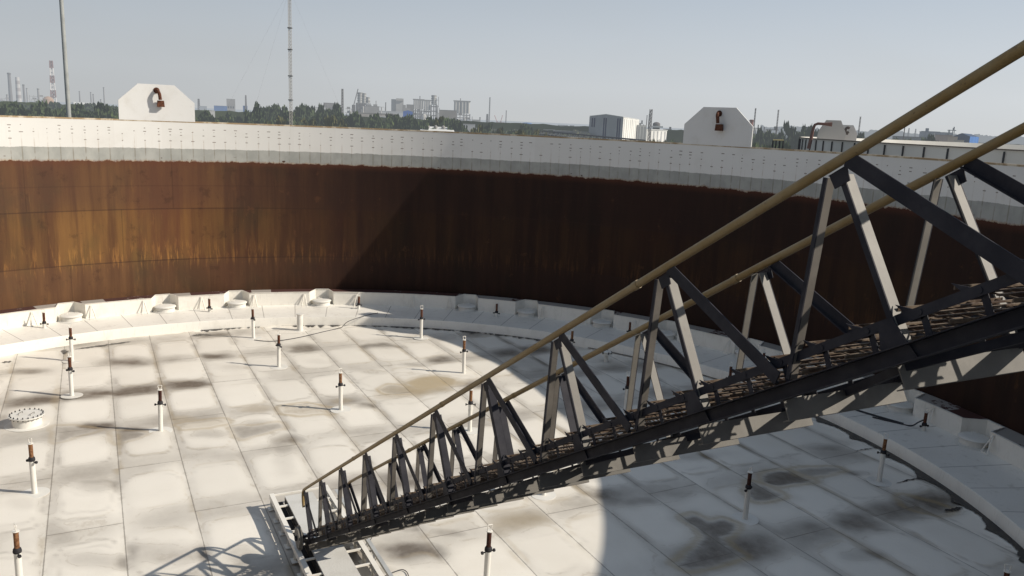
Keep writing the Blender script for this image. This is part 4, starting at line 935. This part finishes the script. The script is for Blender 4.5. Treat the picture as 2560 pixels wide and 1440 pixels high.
def stack(px,y,dist,w_,col_,label,name='chimney',taper=.75,bands=None,col2=(.45,.43,.42),group=None):
    root=thing(name,px,dist,label,'chimney',group); b,r,f=frame_at(px,dist); z1=zat(px,y,dist); rr=w_/2*dist/FPX
    if bands:
        m=W(); H=z1-GZ
        for i in range(bands):
            a0=GZ+H*i/bands;a1=GZ+H*(i+1)/bands; r0=rr*(1-(1-taper)*i/bands);r1=rr*(1-(1-taper)*(i+1)/bands)
            m.mi=i%2; m.lathe(b,[(r0,a0),(r1,a1)],12)
        m.build('shaft',[hz(col2,dist),hz(col_,dist)],root,True)
    else:
        m=W(); m.lathe(b,[(rr,GZ),(rr*taper,z1)],12); m.build('shaft',hz(col_,dist),root,True)
        m=W(); m.lathe(b+V((0,0,z1-rr*.8)),[(rr*taper*1.35,0),(rr*taper*1.35,rr*.5)],12); m.build('rim_platform',hz(tuple(c*.6 for c in col_),dist),root)
    return root
def mast(px,y,dist,wpx,label,col_=(.16,.15,.15),name='lattice_mast',ptop=None,col2=None,taper=.5,segs=None,member=.10,base=None):
    root=thing(name,px,dist,label,'mast'); b,r,f=frame_at(px,dist); z1=zat(px,y,dist) ; H=z1-GZ; hw=wpx/2*dist/FPX
    top=b.copy()
    if ptop is not None: b2,_,_=frame_at(ptop,dist); top=b2
    n=segs or max(6,int(H/(hw*2.2))); m=W(); m2=W()
    def node(i,c):
        t=i/n; w_=hw*(1-(1-taper)*t); cc=b.lerp(top,t)+V((0,0,GZ+H*t)); return cc+r*w_*(-1,1,0)[c]+f*w_*(-.58,-.58,1.15)[c]
    for i in range(n):
        q=m; m.mi=1 if (col2 and (i*7//n)%2) else 0
        for c in range(3):
            q.tube([node(i,c),node(i+1,c)],member,4,False); q.tube([node(i,c),node(i+1,(c+1)%3)],member*.6,4,False); q.tube([node(i,c),node(i,(c+1)%3)],member*.6,4,False)
    m.build('lattice',[hz(col_,dist,'mast_steel')]+([hz(col2,dist,'mast_steel_white')] if col2 else []),root)
    return root,b,top,z1
G=(.30,.29,.28); LG=(.46,.45,.43); DG=(.16,.15,.15); BL=(.08,.17,.38); WH=(.68,.68,.66)
# thick pole just outside the tank
pp_=empty('lightning_pole',gpt(171,62)+V((0,0,GZ)),'thick plain grey steel pole rising past the left rim out of the picture','pole')
b_,r_,f_=frame_at(171,62); 
m=W(); t0=gpt(171,62)+V((0,0,GZ)); t1=gpt(168.5,62)+V((0,0,15)); m.tube([t0,t0.lerp(t1,.5),t1],[.17,.14,.10],16); m.build('shaft',plain('galvanised_pole',(.34,.35,.34),.45,.12,1.5),pp_,True)
# guyed lattice mast
rt,b_,t_,z1=mast(727,-60,140,6.5,'tall pale guyed lattice mast rising out of the picture behind the rim',(.40,.38,.35),ptop=727,taper=1.,segs=70,member=.035)
for sx,gx in ((-1,430),(1,960),(-1,560)):
    m=W(); a_=b_+V((0,0,z1-2)); e_=gpt(gx,170)+V((0,0,GZ)); m.tube([a_,a_.lerp(e_,.5)-V((0,0,1.5)),e_],.006,4); m.build('guy_wire',hz((.3,.3,.3),140,'guy_wire'),rt)
m=W()
for y in (70,124,190,250): z_=zat(727,y,140); m.box(b_+V((0,0,z_)),V((.32,0,0)),V((0,.32,0)),V((0,0,.08)))
m.build('clamp_plates',hz((.12,.12,.12),140,'mast_clamp'),rt)
# left refinery
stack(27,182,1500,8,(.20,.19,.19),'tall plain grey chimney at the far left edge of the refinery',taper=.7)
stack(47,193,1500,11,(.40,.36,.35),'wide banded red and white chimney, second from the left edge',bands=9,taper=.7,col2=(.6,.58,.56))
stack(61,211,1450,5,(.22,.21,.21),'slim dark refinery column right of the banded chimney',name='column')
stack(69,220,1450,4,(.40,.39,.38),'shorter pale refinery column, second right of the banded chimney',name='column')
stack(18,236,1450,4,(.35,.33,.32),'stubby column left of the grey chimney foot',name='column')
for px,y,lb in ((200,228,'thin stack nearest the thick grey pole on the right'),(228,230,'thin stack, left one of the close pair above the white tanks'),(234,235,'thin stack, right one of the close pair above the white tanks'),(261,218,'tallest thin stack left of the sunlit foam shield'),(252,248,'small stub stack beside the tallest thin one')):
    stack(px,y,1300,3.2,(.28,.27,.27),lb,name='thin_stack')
mast(134,152,1300,11,'red and white lattice flare tower behind the left rim',(.24,.13,.12),name='flare_tower',ptop=134,col2=(.75,.72,.70),taper=.45,segs=14,member=.8)
def plant(x0,x1,ytop,ybot,dist,label,col_=G,n=4,seed=1,vessels=3):
    root=thing('process_unit',(x0+x1)/2,dist,label,'industrial plant'); r_=random.Random(seed); m=W(); b,r,f=frame_at((x0+x1)/2,dist); hw=(x1-x0)/2*dist/FPX; zt=zat((x0+x1)/2,ytop,dist); H=zt-GZ
    t_=max(.25,hw*.025)
    for i in range(n+1):
        hx=-hw+2*hw*i/n; hh=H*r_.uniform(.65,1.)
        for dd in (0,hw*.8): m.box(b+r*hx+f*dd+V((0,0,GZ+hh/2)),r*t_,f*t_,V((0,0,hh/2)))
    fl=5
    for j in range(1,fl+1):
        z_=GZ+H*j/fl*.92; a0=-hw*r_.uniform(.6,1) ;a1=hw*r_.uniform(.6,1); m.box(b+r*(a0+a1)/2+f*hw*.4+V((0,0,z_)),r*(a1-a0)/2,f*hw*.45,V((0,0,t_*.8)))
        for q in range(3):
            px_=r_.uniform(a0,a1); m.tube([b+r*px_+f*-.2+V((0,0,z_)),b+r*px_+f*-.2+V((0,0,z_-H/fl))],t_*.7,6)
        m.box(b+r*r_.uniform(-hw*.6,hw*.6)+f*hw*.4+V((0,0,z_+H/fl*.25)),r*hw*r_.uniform(.12,.3),f*hw*.3,V((0,0,H/fl*.22)))
    m.build('steel_frame',hz(col_,dist),root)
    for k in range(vessels):
        m=W(); vx=r_.uniform(-hw*.8,hw*.8); rr=hw*r_.uniform(.07,.16); hh=H*r_.uniform(.5,.95); m.lathe(b+r*vx+f*-hw*.1,[(rr,GZ),(rr,GZ+hh),(rr*.5,GZ+hh+rr*.5)],12); m.build('vessel',hz(LG,dist),root,True)
    return root
plant(0,22,244,None,1350,'hazy low process unit at the extreme left edge',seed=4)
plant(80,112,238,None,1300,'hazy process block with a tower, left of the flare tower',seed=2)
stack(97,221,1300,5,G,'dark column topping the process block left of the flare tower',name='column')
rt=thing('storage_tank_row',214,1200,'row of small white round tanks above the far left trees','tank row')
for i in range(7):
    m=W(); x=180+11*i; cyl(m,x,x+9.5,256+i*.6,None,1200,16,.5); m.build('tank',hz(WH,1200),rt,True)
rt=thing('domed_hall',120,1250,'pale orange domed hall at the foot of the flare tower','building'); m=W(); cyl(m,110,131,248,None,1250,20,1.2); m.build('dome',hz((.5,.33,.22),1250),rt,True)
def bldg(x0,x1,y0,dist,col_,label,roofc=None,name='building',depth=None,windows=0,gable=False,cat='building',y1=None):
    root=thing(name,(x0+x1)/2,dist,label,cat); m=W(); bbox(m,x0,x1,y0,y1,dist,depth); m.build('wall',hz(col_,dist),root)
    b,r,f=frame_at((x0+x1)/2,dist); hw=(x1-x0)/2*dist/FPX; z1=zat((x0+x1)/2,y0,dist); dp=depth or hw*1.4
    m=W()
    if gable: m.prism([b-r*hw*1.03+V((0,0,z1)),b+r*hw*1.03+V((0,0,z1)),b+V((0,0,z1+hw*.28))],f*dp)
    else: m.box(b+f*dp/2+V((0,0,z1+.15)),r*hw*1.02,f*dp*.51,V((0,0,.15)))
    m.build('roof',hz(roofc or tuple(c*.8 for c in col_),dist),root)
    for i in range(windows):
        m=W(); xx=-hw*.85+1.7*hw*(i+.5)/windows; m.box(b+r*xx-f*.06+V((0,0,GZ+(z1-GZ)*.62)),r*hw*.45/windows,f*.06,V((0,0,max(.5,(z1-GZ)*.05)))); m.build('window',hz((.06,.07,.08),dist),root)
    return root
bldg(500,516,266,1000,(.35,.38,.42),'small hazy pale shed right of the sunlit foam shield')
bldg(537,566,265,1000,BL,'hazy blue two-storey hall behind the greenery',roofc=(.2,.25,.35),windows=4)
bldg(568,587,248,1100,G,'hazy grey square tower block beside the blue hall',windows=3)
bldg(608,618,265,1000,BL,'small bright blue block left of the casuarinas')
bldg(620,640,282,800,(.45,.42,.38),'low beige village house left of the casuarinas')
bldg(590,606,284,800,(.40,.33,.30),'low pink-brown village house behind the greenery',gable=True)
bldg(648,674,272,700,(.10,.22,.45),'blue roofed shed behind the casuarinas',gable=True)
mast(615,238,1000,4,'thin far mast above the small blue block',segs=12,member=.35)
mast(497,247,1100,6,'thin far mast right of the sunlit foam shield',segs=10,member=.4)
# central plant
D1=850
mast(856,222,600,6,'dark lattice telecom tower left of the twin cement towers',segs=16,member=.22,taper=.6)
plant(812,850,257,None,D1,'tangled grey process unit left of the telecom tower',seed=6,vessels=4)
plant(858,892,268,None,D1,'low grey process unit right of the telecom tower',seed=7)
bldg(810,842,258,D1+30,(.24,.22,.21),'dark flat-roofed block behind the telecom tower')
bldg(763,812,268,D1,WH,'long white low roof left of the telecom tower')
cr_=thing('crane',885,D1,'slim dark crane boom leaning right beside the twin towers','crane'); m=W(); q=lambda x,y,d=D1:gpt(x,d)+V((0,0,zat(x,y,d))); m.tube([q(883,268),q(895,222)],.45,6); m.build('boom',hz(DG,D1),cr_); m=W(); bbox(m,880,888,262,None,D1); m.build('base',hz(DG,D1),cr_)
m=W(); m.tube([q(895,222),q(890,246)],.12,4); m.build('cable',hz(DG,D1),cr_)
def silo_tower(x0,x1,y0,ymid,label,d=D1):
    root=thing('silo_tower',(x0+x1)/2,d,label,'silo'); m=W(); cyl(m,x0+1,x1-1,y0+3,ymid,d,20); m.build('silo',hz(LG,d),root,True)
    m=W(); cyl(m,x0+.5,x1-.5,y0,y0+4,d,12); m.build('cap',hz(G,d),root,True)
    for k in range(3):
        m=W(); z_=y0+8+k*((ymid-y0-10)/3); cyl(m,x0,x1,z_,z_+1.6,d,20); m.build('ring_platform',hz((.24,.23,.22),d),root,True)
    m=W(); b,r,f=frame_at((x0+x1)/2,d); hw=(x1-x0)/2*d/FPX; zt=zat((x0+x1)/2,ymid,d)
    for sx in (-1,0,1):
        for sy in (0,1.6): m.box(b+r*hw*.9*sx+f*hw*sy+V((0,0,(GZ+zt)/2)),r*.5,f*.5,V((0,0,(zt-GZ)/2)))
    for j in range(6): m.box(b+f*hw*.8+V((0,0,GZ+(zt-GZ)*(j+.6)/6)),r*hw,f*hw*.9,V((0,0,.45)))
    m.build('support_frame',hz(DG,d),root)
    return root
silo_tower(893,908,231,258,'left and taller of the twin round silo towers right of the crane')
silo_tower(905,916,233,262,'narrow silo tower tucked against the tall twin tower')
silo_tower(915,925,243,258,'shorter round silo tower right of the tall twin tower')
bldg(890,912,258,D1,G,'grey base hall of the twin silo towers',windows=3)
bldg(913,947,266,D1-60,(.33,.32,.31),'flat pale hall right of the twin silo towers',windows=5)
stack(964,256,D1,3,DG,'small dark stack right of the twin silo towers',name='thin_stack')
bs=thing('stepped_block',996,D1,'stepped beige concrete block with a rounded left end','building')
m=W(); cyl(m,978,996,248,None,D1+8,18); m.build('round_end',hz(LG,D1),bs,True); m=W(); bbox(m,990,1008,246,None,D1,14); m.build('main_block',hz(LG,D1),bs); m=W(); bbox(m,1006,1014,262,None,D1,12); m.build('lower_block',hz(G,D1),bs); m=W(); bbox(m,992,1007,251,253,D1-1,10); m.build('ledge',hz(G,D1),bs)
def silos(x0,x1,y0,ymid,n,label,d=D1):
    root=thing('silo_battery',(x0+x1)/2,d,label,'silo'); w_=(x1-x0)/n
    for i in range(n):
        m=W(); cyl(m,x0+w_*i+.25,x0+w_*(i+1)-.25,y0,ymid,d,12); m.build('silo',hz(LG,d),root,True)
    m=W(); bbox(m,x0-1,x1+1,y0-2.5,y0,d,10); m.build('top_deck',hz(G,d),root)
    m=W(); b,r,f=frame_at((x0+x1)/2,d); hw=(x1-x0)/2*d/FPX; zt=zat((x0+x1)/2,ymid,d)
    for i in range(n+1):
        m.box(b+r*(-hw+2*hw*i/n)+V((0,0,(GZ+zt)/2)),r*.4,f*.4,V((0,0,(zt-GZ)/2)))
    for j in range(7): m.box(b+f*2+V((0,0,GZ+(zt-GZ)*(j+.5)/7)),r*hw,f*2,V((0,0,.35)))
    m.build('support_frame',hz(DG,d),root)
silos(1033,1059,250,273,5,'battery of five slim pale silos left of the tall dark tower')
silos(1060,1076,252,276,3,'group of three darker silos touching the tall dark tower')
silo_tower(1077,1091,238,262,'tall silo tower with ring platforms in the middle of the plant')
plant(1088,1098,243,None,D1,'narrow open stair frame beside the tall middle silo tower',seed=9,n=2,vessels=1)
plant(1000,1078,272,None,D1-40,'wide tangle of pipework below the slim silos',seed=10,n=9,vessels=5)
plant(926,962,262,None,D1-20,'grey vessel and pipe group right of the flat pale hall',seed=21,n=5,vessels=5)
plant(1142,1180,284,None,D1-80,'tangle of pipework at the feet of the big pale silos',seed=22,n=6,vessels=3)
plant(1040,1062,262,None,D1+40,'grey steel block behind the five slim silos',seed=23,n=4,vessels=2)
plant(898,930,262,None,D1-40,'pipework and small vessels before the twin silo towers',seed=24,n=5,vessels=4)
plant(812,832,262,None,D1-80,'small knot of vessels left of the dark telecom tower',seed=25,n=3,vessels=4)
bldg(1016,1034,262,D1+20,(.27,.26,.25),'plain grey block left of the five slim silos',windows=3)
bldg(1180,1200,300,700,(.45,.44,.42),'small pale block right of the big silos',windows=3)
stack(1049,240,D1+40,2.4,DG,'thin stack rising behind the five slim silos',name='thin_stack')
stack(1150,246,D1+40,2.2,DG,'thin stack rising behind the big pale silos',name='thin_stack')
stack(940,252,D1,2.4,G,'thin stack above the flat pale hall',name='thin_stack')
bldg(1098,1141,276,D1-60,(.27,.24,.21),'brown-grey windowless hall right of the middle tower',roofc=(.15,.14,.14),windows=6)
silos(1134,1174,254,284,5,'battery of big pale silos on tall legs at the right end of the plant')
bldg(955,1012,279,D1-200,(.55,.56,.56),'long white roofed shed attached to the blue gable',roofc=WH)
bldg(1008,1031,279,D1-210,(.06,.15,.48),'bright blue gabled shed in front of the plant',gable=True,roofc=(.07,.16,.45))
bldg(893,992,284,D1-260,(.36,.33,.30),'long low beige hall behind the broad trees',windows=10)
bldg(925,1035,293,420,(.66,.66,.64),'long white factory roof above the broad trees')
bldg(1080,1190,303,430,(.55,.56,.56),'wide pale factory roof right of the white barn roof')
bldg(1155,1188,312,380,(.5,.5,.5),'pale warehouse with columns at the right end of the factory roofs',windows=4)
barn=thing('barn',1090,150,'long white metal barn roof just above the rim in front of the trees','building'); m=W()
b,r,f=frame_at(1094,150); hw=43*150/FPX; z1=zat(1094,322,150); z0=zat(1094,333,150)
m.prism([b-r*hw+V((0,0,z0)),b+r*hw+V((0,0,z0)),b+r*hw*.92+f*9+V((0,0,z1)),b-r*hw*.92+f*9+V((0,0,z1))],V((0,0,.25))); m.build('roof',hz(WH,150),barn)
m=W(); m.box(b+f*6+V((0,0,(GZ+z0)/2)),r*hw*.95,f*5,V((0,0,(z0-GZ)/2-.1))); m.build('wall',hz((.3,.3,.3),150),barn)
m=W()
for k in (-.55,-.1,.35): m.lathe(b+r*hw*k+f*5+V((0,0,(z0+z1)/2+.35)),[(.35,0),(.35,.4),(.1,.6)],10)
m.build('roof_vents',hz(G,150),barn)
rc=bldg(1241,1262,306,1300,(.42,.22,.18),'small red-brown block under the far cranes')
for x0,x1,lb in ((1243,1236,'thin red and white crane leaning left above the red-brown block'),(1252,1256,'thin red and white crane leaning right above the red-brown block')):
    c_=thing('crane',x0,1300,lb,'crane'); m=W(); m.tube([q(x0,305,1300),q(x1,288,1300)],.55,4); m.build('boom',hz((.5,.3,.28),1300),c_); m=W(); bbox(m,x0-2,x0+2,303,None,1300); m.build('base',hz(DG,1300),c_)
bldg(1256,1284,308,1000,G,'low hazy grey block right of the far cranes',windows=4)
stack(1265,276,900,2.8,(.22,.21,.22),'slim stack standing right of the far cranes',name='thin_stack')
stack(1200,293,900,3.5,DG,'short dark column left of the far cranes',name='column')
mast(1218,285,1000,6,'small far lattice tower left of the cranes',segs=8,member=.4)
mast(1223,243,1200,2.5,'very thin far mast above the small lattice tower',segs=14,member=.25,taper=.8)
rt=thing('blue_tank',1318,900,'far round blue tank left of the pipe bridge','tank'); m=W(); cyl(m,1306,1330,308,None,900,20,.3); m.build('shell_wall',hz((.10,.20,.42),900),rt,True)
for i,(x0,x1,y) in enumerate(((1345,1375,314),(1395,1420,313),(1425,1436,314))): bldg(x0,x1,y,1200,(.33,.33,.33),['far grey roofs right of the blue tank','far low block above the pipe bridge','far small block near the grey warehouse'][i])
# pipe bridge
pb=thing('pipe_bridge',1450,260,'long elevated pipe bridge on legs crossing before the grey warehouse','pipe bridge')
A_=gpt(1345,300)+V((0,0,zat(1345,327,300))); B_=gpt(1592,170)+V((0,0,zat(1592,350,170))); dv=(B_-A_); nrm=V((-dv.y,dv.x,0)).normalized()
m=W()
for o_,z_ in ((0,0),(2.,0),(0,-1.3),(2.,-1.3)): m.tube([A_+nrm*o_+V((0,0,z_)),B_+nrm*o_+V((0,0,z_))],.12,4)
n_=34
for i in range(n_):
    a=A_.lerp(B_,i/n_);b=A_.lerp(B_,(i+1)/n_); m.tube([a,b-V((0,0,1.3))] if i%2 else [a-V((0,0,1.3)),b],.07,4,False); m.tube([a,a-V((0,0,1.3))],.07,4,False); m.tube([a,a+nrm*2],.08,4,False)
m.build('truss',hz((.07,.07,.08),230,'pipe_bridge_dark'),pb)
m=W()
for i in range(10):
    a=A_.lerp(B_,(i+.5)/10)
    for o_ in (0,2.): m.tube([a+nrm*o_-V((0,0,1.3)),V((a.x+nrm.x*o_,a.y+nrm.y*o_,GZ))],.16,6)
m.build('legs',hz((.2,.2,.2),230,'pipe_bridge_steel'),pb)
m=W()
for k in range(4): m.tube([A_+nrm*(.35+.42*k)+V((0,0,-.9)),B_+nrm*(.35+.42*k)+V((0,0,-.9))],.15,6)
m.build('pipes',hz(LG,230,'pipe_lagging'),pb)
bldg(1385,1470,330,330,(.25,.26,.27),'low grey-blue factory hall under the pipe bridge',windows=7)
bldg(1360,1388,325,420,(.4,.4,.4),'small pale hall at the left end of the pipe bridge')
bldg(1428,1474,320,520,(.45,.45,.45),'pale low hall touching the grey warehouse',windows=5)
# warehouse
wa=thing('warehouse',1530,330,'big warehouse with a grey gable end striped dark blue and a sunlit white side','building')
Lf=gpt(1473,340); Md=gpt(1557,318); Rt=gpt(1597,420); z1=zat(1557,291,318); zl=zat(1473,292,340)
ridge=(Lf+Md)/2+V((0,0,zat(1515,288.5,330))); s1=Md-Lf; s2=Rt-Md
wz=lambda p,z:V((p.x,p.y,z))
m=W(); za=zat(1515,291,330)-.3
m.prism([wz(Lf,GZ),wz(Md,GZ),wz(Md,za),wz((Lf+Md)/2,za+.8),wz(Lf,za)],s2)
m.build('wall',hz((.40,.41,.42),330),wa)
m=W(); nm=V((s1.y,-s1.x,0)).normalized(); nm=nm if nm.dot(Md)<0 else -nm
side_n=V((s2.y,-s2.x,0)).normalized(); side_n=side_n if side_n.x>0 else -side_n
for k in (.10,.17,.46,.52,.86,.92):
    c_=Lf+s1*k; m.box(wz(c_+nm*.08,(GZ+za)/2 if k>.3 else za-2.2),s1.normalized()*.42,nm*.05,V((0,0,(za-GZ)/2-.3 if k>.3 else 1.8)))
m.build('blue_stripes',hz((.05,.06,.12),330),wa)
for k in (.25,.39,.55,.70):
    m=W(); c_=Lf+s1*k; m.box(wz(c_+nm*.1,GZ+(za-GZ)*.36),s1.normalized()*.6,nm*.06,V((0,0,.45))); m.build('window',hz((.04,.05,.06),330),wa)
m=W()
m.box(wz((Md+Rt)/2+side_n*.06,(GZ+za)/2),s2/2,side_n*.05,V((0,0,(za-GZ)/2-.02))); m.build('white_side',hz((.76,.75,.71),330),wa)
for k in range(9):
    m=W(); c_=Md+s2*(k+.5)/9; m.box(wz(c_+side_n*.14,(GZ+za)/2),s2.normalized()*1.1,side_n*.04,V((0,0,(za-GZ)/2-.4))); m.build('wall_rib',hz((.48,.48,.47),330),wa)
m=W(); e0=wz(Lf,za);e1=wz(Md,za);rd=wz((Lf+Md)/2,za+.8)
m.prism([e0+V((0,0,.1)),rd+V((0,0,.1)),e1+V((0,0,.1)),e1+V((0,0,.35)),rd+V((0,0,.4)),e0+V((0,0,.35))],s2*1.01); m.build('roof',hz((.6,.6,.58),330),wa)
def longhall(x0,x1,d0,d1,y0,label,ribs):
    rt=thing('long_hall',(x0+x1)/2,d0,label,'building'); a=gpt(x0,d0);b=gpt(x1,d1); z1=zat(x0,y0,d0); s=b-a; n1=V((s.y,-s.x,0)).normalized(); n1=n1 if n1.dot(a)<0 else -n1
    m=W(); m.prism([wz(a,GZ),wz(b,GZ),wz(b,z1),wz(a,z1)],-n1*25); m.build('wall',hz((.72,.71,.68),d0),rt)
    m=W(); m.box(wz((a+b)/2-n1*12.5,z1+.2),s/2,n1*12.8,V((0,0,.15))); m.build('roof',hz((.62,.62,.6),d0),rt)
    for k in range(ribs):
        m=W(); c_=a+s*(k+.5)/ribs; m.box(wz(c_+n1*.1,(GZ+z1)/2),s.normalized()*.5,n1*.06,V((0,0,(z1-GZ)/2-.4))); m.build('wall_rib',hz((.42,.42,.42),d0),rt)
longhall(1594,1617,400,400,314,'tall white ribbed hall joined to the right side of the warehouse',3)
longhall(1612,1720,400,440,325,'long low white ribbed hall behind the bushes, left of the shaded shield',12)
mast(1625,273,300,7,'dark lattice tower standing in front of the long white hall',segs=16,member=.12,taper=.85)
stack(1616,288,420,2.4,DG,'left one of the two slim stacks beside the dark lattice tower',name='thin_stack')
stack(1621,285,420,2.,DG,'right one of the two slim stacks beside the dark lattice tower',name='thin_stack')
rt=thing('roof_dome',1641,460,'dark domed machine on the long hall roof, right of the lattice tower','machine'); m=W(); cyl(m,1632,1650,309,None,460,18,.9); m.build('dome',hz(DG,460),rt,True); m=W(); bbox(m,1630,1657,315,319,455,6); m.build('deck',hz(WH,455),rt)
plant(1657,1684,318,None,480,'low pipework on the far side of the long white hall',seed=12,n=5,vessels=2)
plant(1596,1608,302,None,480,'small grey pipe unit between the warehouse and the slim stacks',seed=13,n=2,vessels=1)
# right side
mast(1884,270,300,3,'thin dark mast just right of the shaded foam shield',segs=22,member=.06,taper=.8)
mast(1941,274,320,3.2,'thin dark mast with a knob top above the green trees',segs=22,member=.06,taper=.8)
mast(2146,291,330,3,'thin dark mast right of the small distant foam shields',segs=16,member=.06,taper=.8)
mast(2259,318,330,2.6,'short thin mast between the two handrails',segs=10,member=.06)
stack(1877,299,380,9,(.28,.12,.10),'red-brown round tower half hidden by the shaded foam shield',taper=.98)
plant(1884,1902,313,None,420,'grey process frame between the two masts, left part',seed=14,n=3)
plant(1912,1946,317,None,420,'grey process frame behind the green trees between the two masts',seed=15,n=5,vessels=4)
bldg(2008,2024,318,480,(.22,.21,.21),'small dark box building with roof units left of the neighbouring tank shield',windows=2)
bldg(1953,1975,336,300,(.62,.62,.60),'white glimpse of a low building through the green trees')
plant(2306,2345,322,None,560,'blue-grey open process building with smoke haze on the right',col_=(.24,.27,.32),seed=16,n=5)
plant(2366,2385,318,None,560,'taller open steel frame next to the blue-grey process building',col_=(.24,.25,.27),seed=17,n=3)
bldg(2240,2312,343,430,(.32,.31,.31),'long low grey factory wall between the handrails',windows=8)
bldg(2306,2372,331,580,(.30,.32,.36),'hazy blue-grey hall behind the pink buildings',windows=4)
bldg(2342,2376,339,380,(.48,.38,.33),'pinkish plastered building left of the blue shed',windows=4)
bldg(2372,2391,343,360,(.56,.46,.38),'sunlit beige building touching the blue shed',windows=2)
bldg(2388,2408,352,340,(.58,.50,.42),'low sunlit beige house in front of the blue shed',windows=2)
sh=thing('blue_shed',2415,390,'blue metal shed with a darker gable end on the right','building')
a=gpt(2383,390);b=gpt(2424,372);c_=gpt(2446,420); s1=b-a;s2=c_-b; z1=zat(2424,341,372)
m=W(); m.prism([wz(a,GZ),wz(b,GZ),wz(b,z1),wz((a+b)/2,z1+1.2),wz(a,z1)],s2); m.build('wall',hz((.06,.09,.16),390),sh)
n1=V((s2.y,-s2.x,0)).normalized(); n1=n1 if n1.x>0 else -n1
m=W(); m.box(wz((b+c_)/2+n1*.06,(GZ+z1)/2),s2/2,n1*.05,V((0,0,(z1-GZ)/2))); m.build('blue_side',hz((.07,.18,.45),390),sh)
for x,y,lb in ((2270,320,'left one of two faint far power pylons between the handrails'),(2287,322,'right one of two faint far power pylons between the handrails')):
    mast(x,y,1300,6,lb,segs=9,member=.28,taper=.25,name='power_pylon')
for i,(x0,x1,y,c_,lb) in enumerate(((655,668,288,(.5,.45,.4),'tiny beige house roof at the foot of the casuarinas'),(522,536,278,(.5,.5,.5),'tiny pale house left of the hazy blue hall'),(1190,1204,322,(.5,.5,.48),'small pale shed among the trees below the far column'),(1300,1345,333,(.4,.4,.4),'long pale wall glimpsed through the trees left of the pipe bridge'))): bldg(x0,x1,y,330,c_,lb)
for o in bpy.data.objects:
    if o.type=='MESH' and len(o.data.materials)==0: print('nomat',o.name)
print('objects',len(bpy.data.objects))
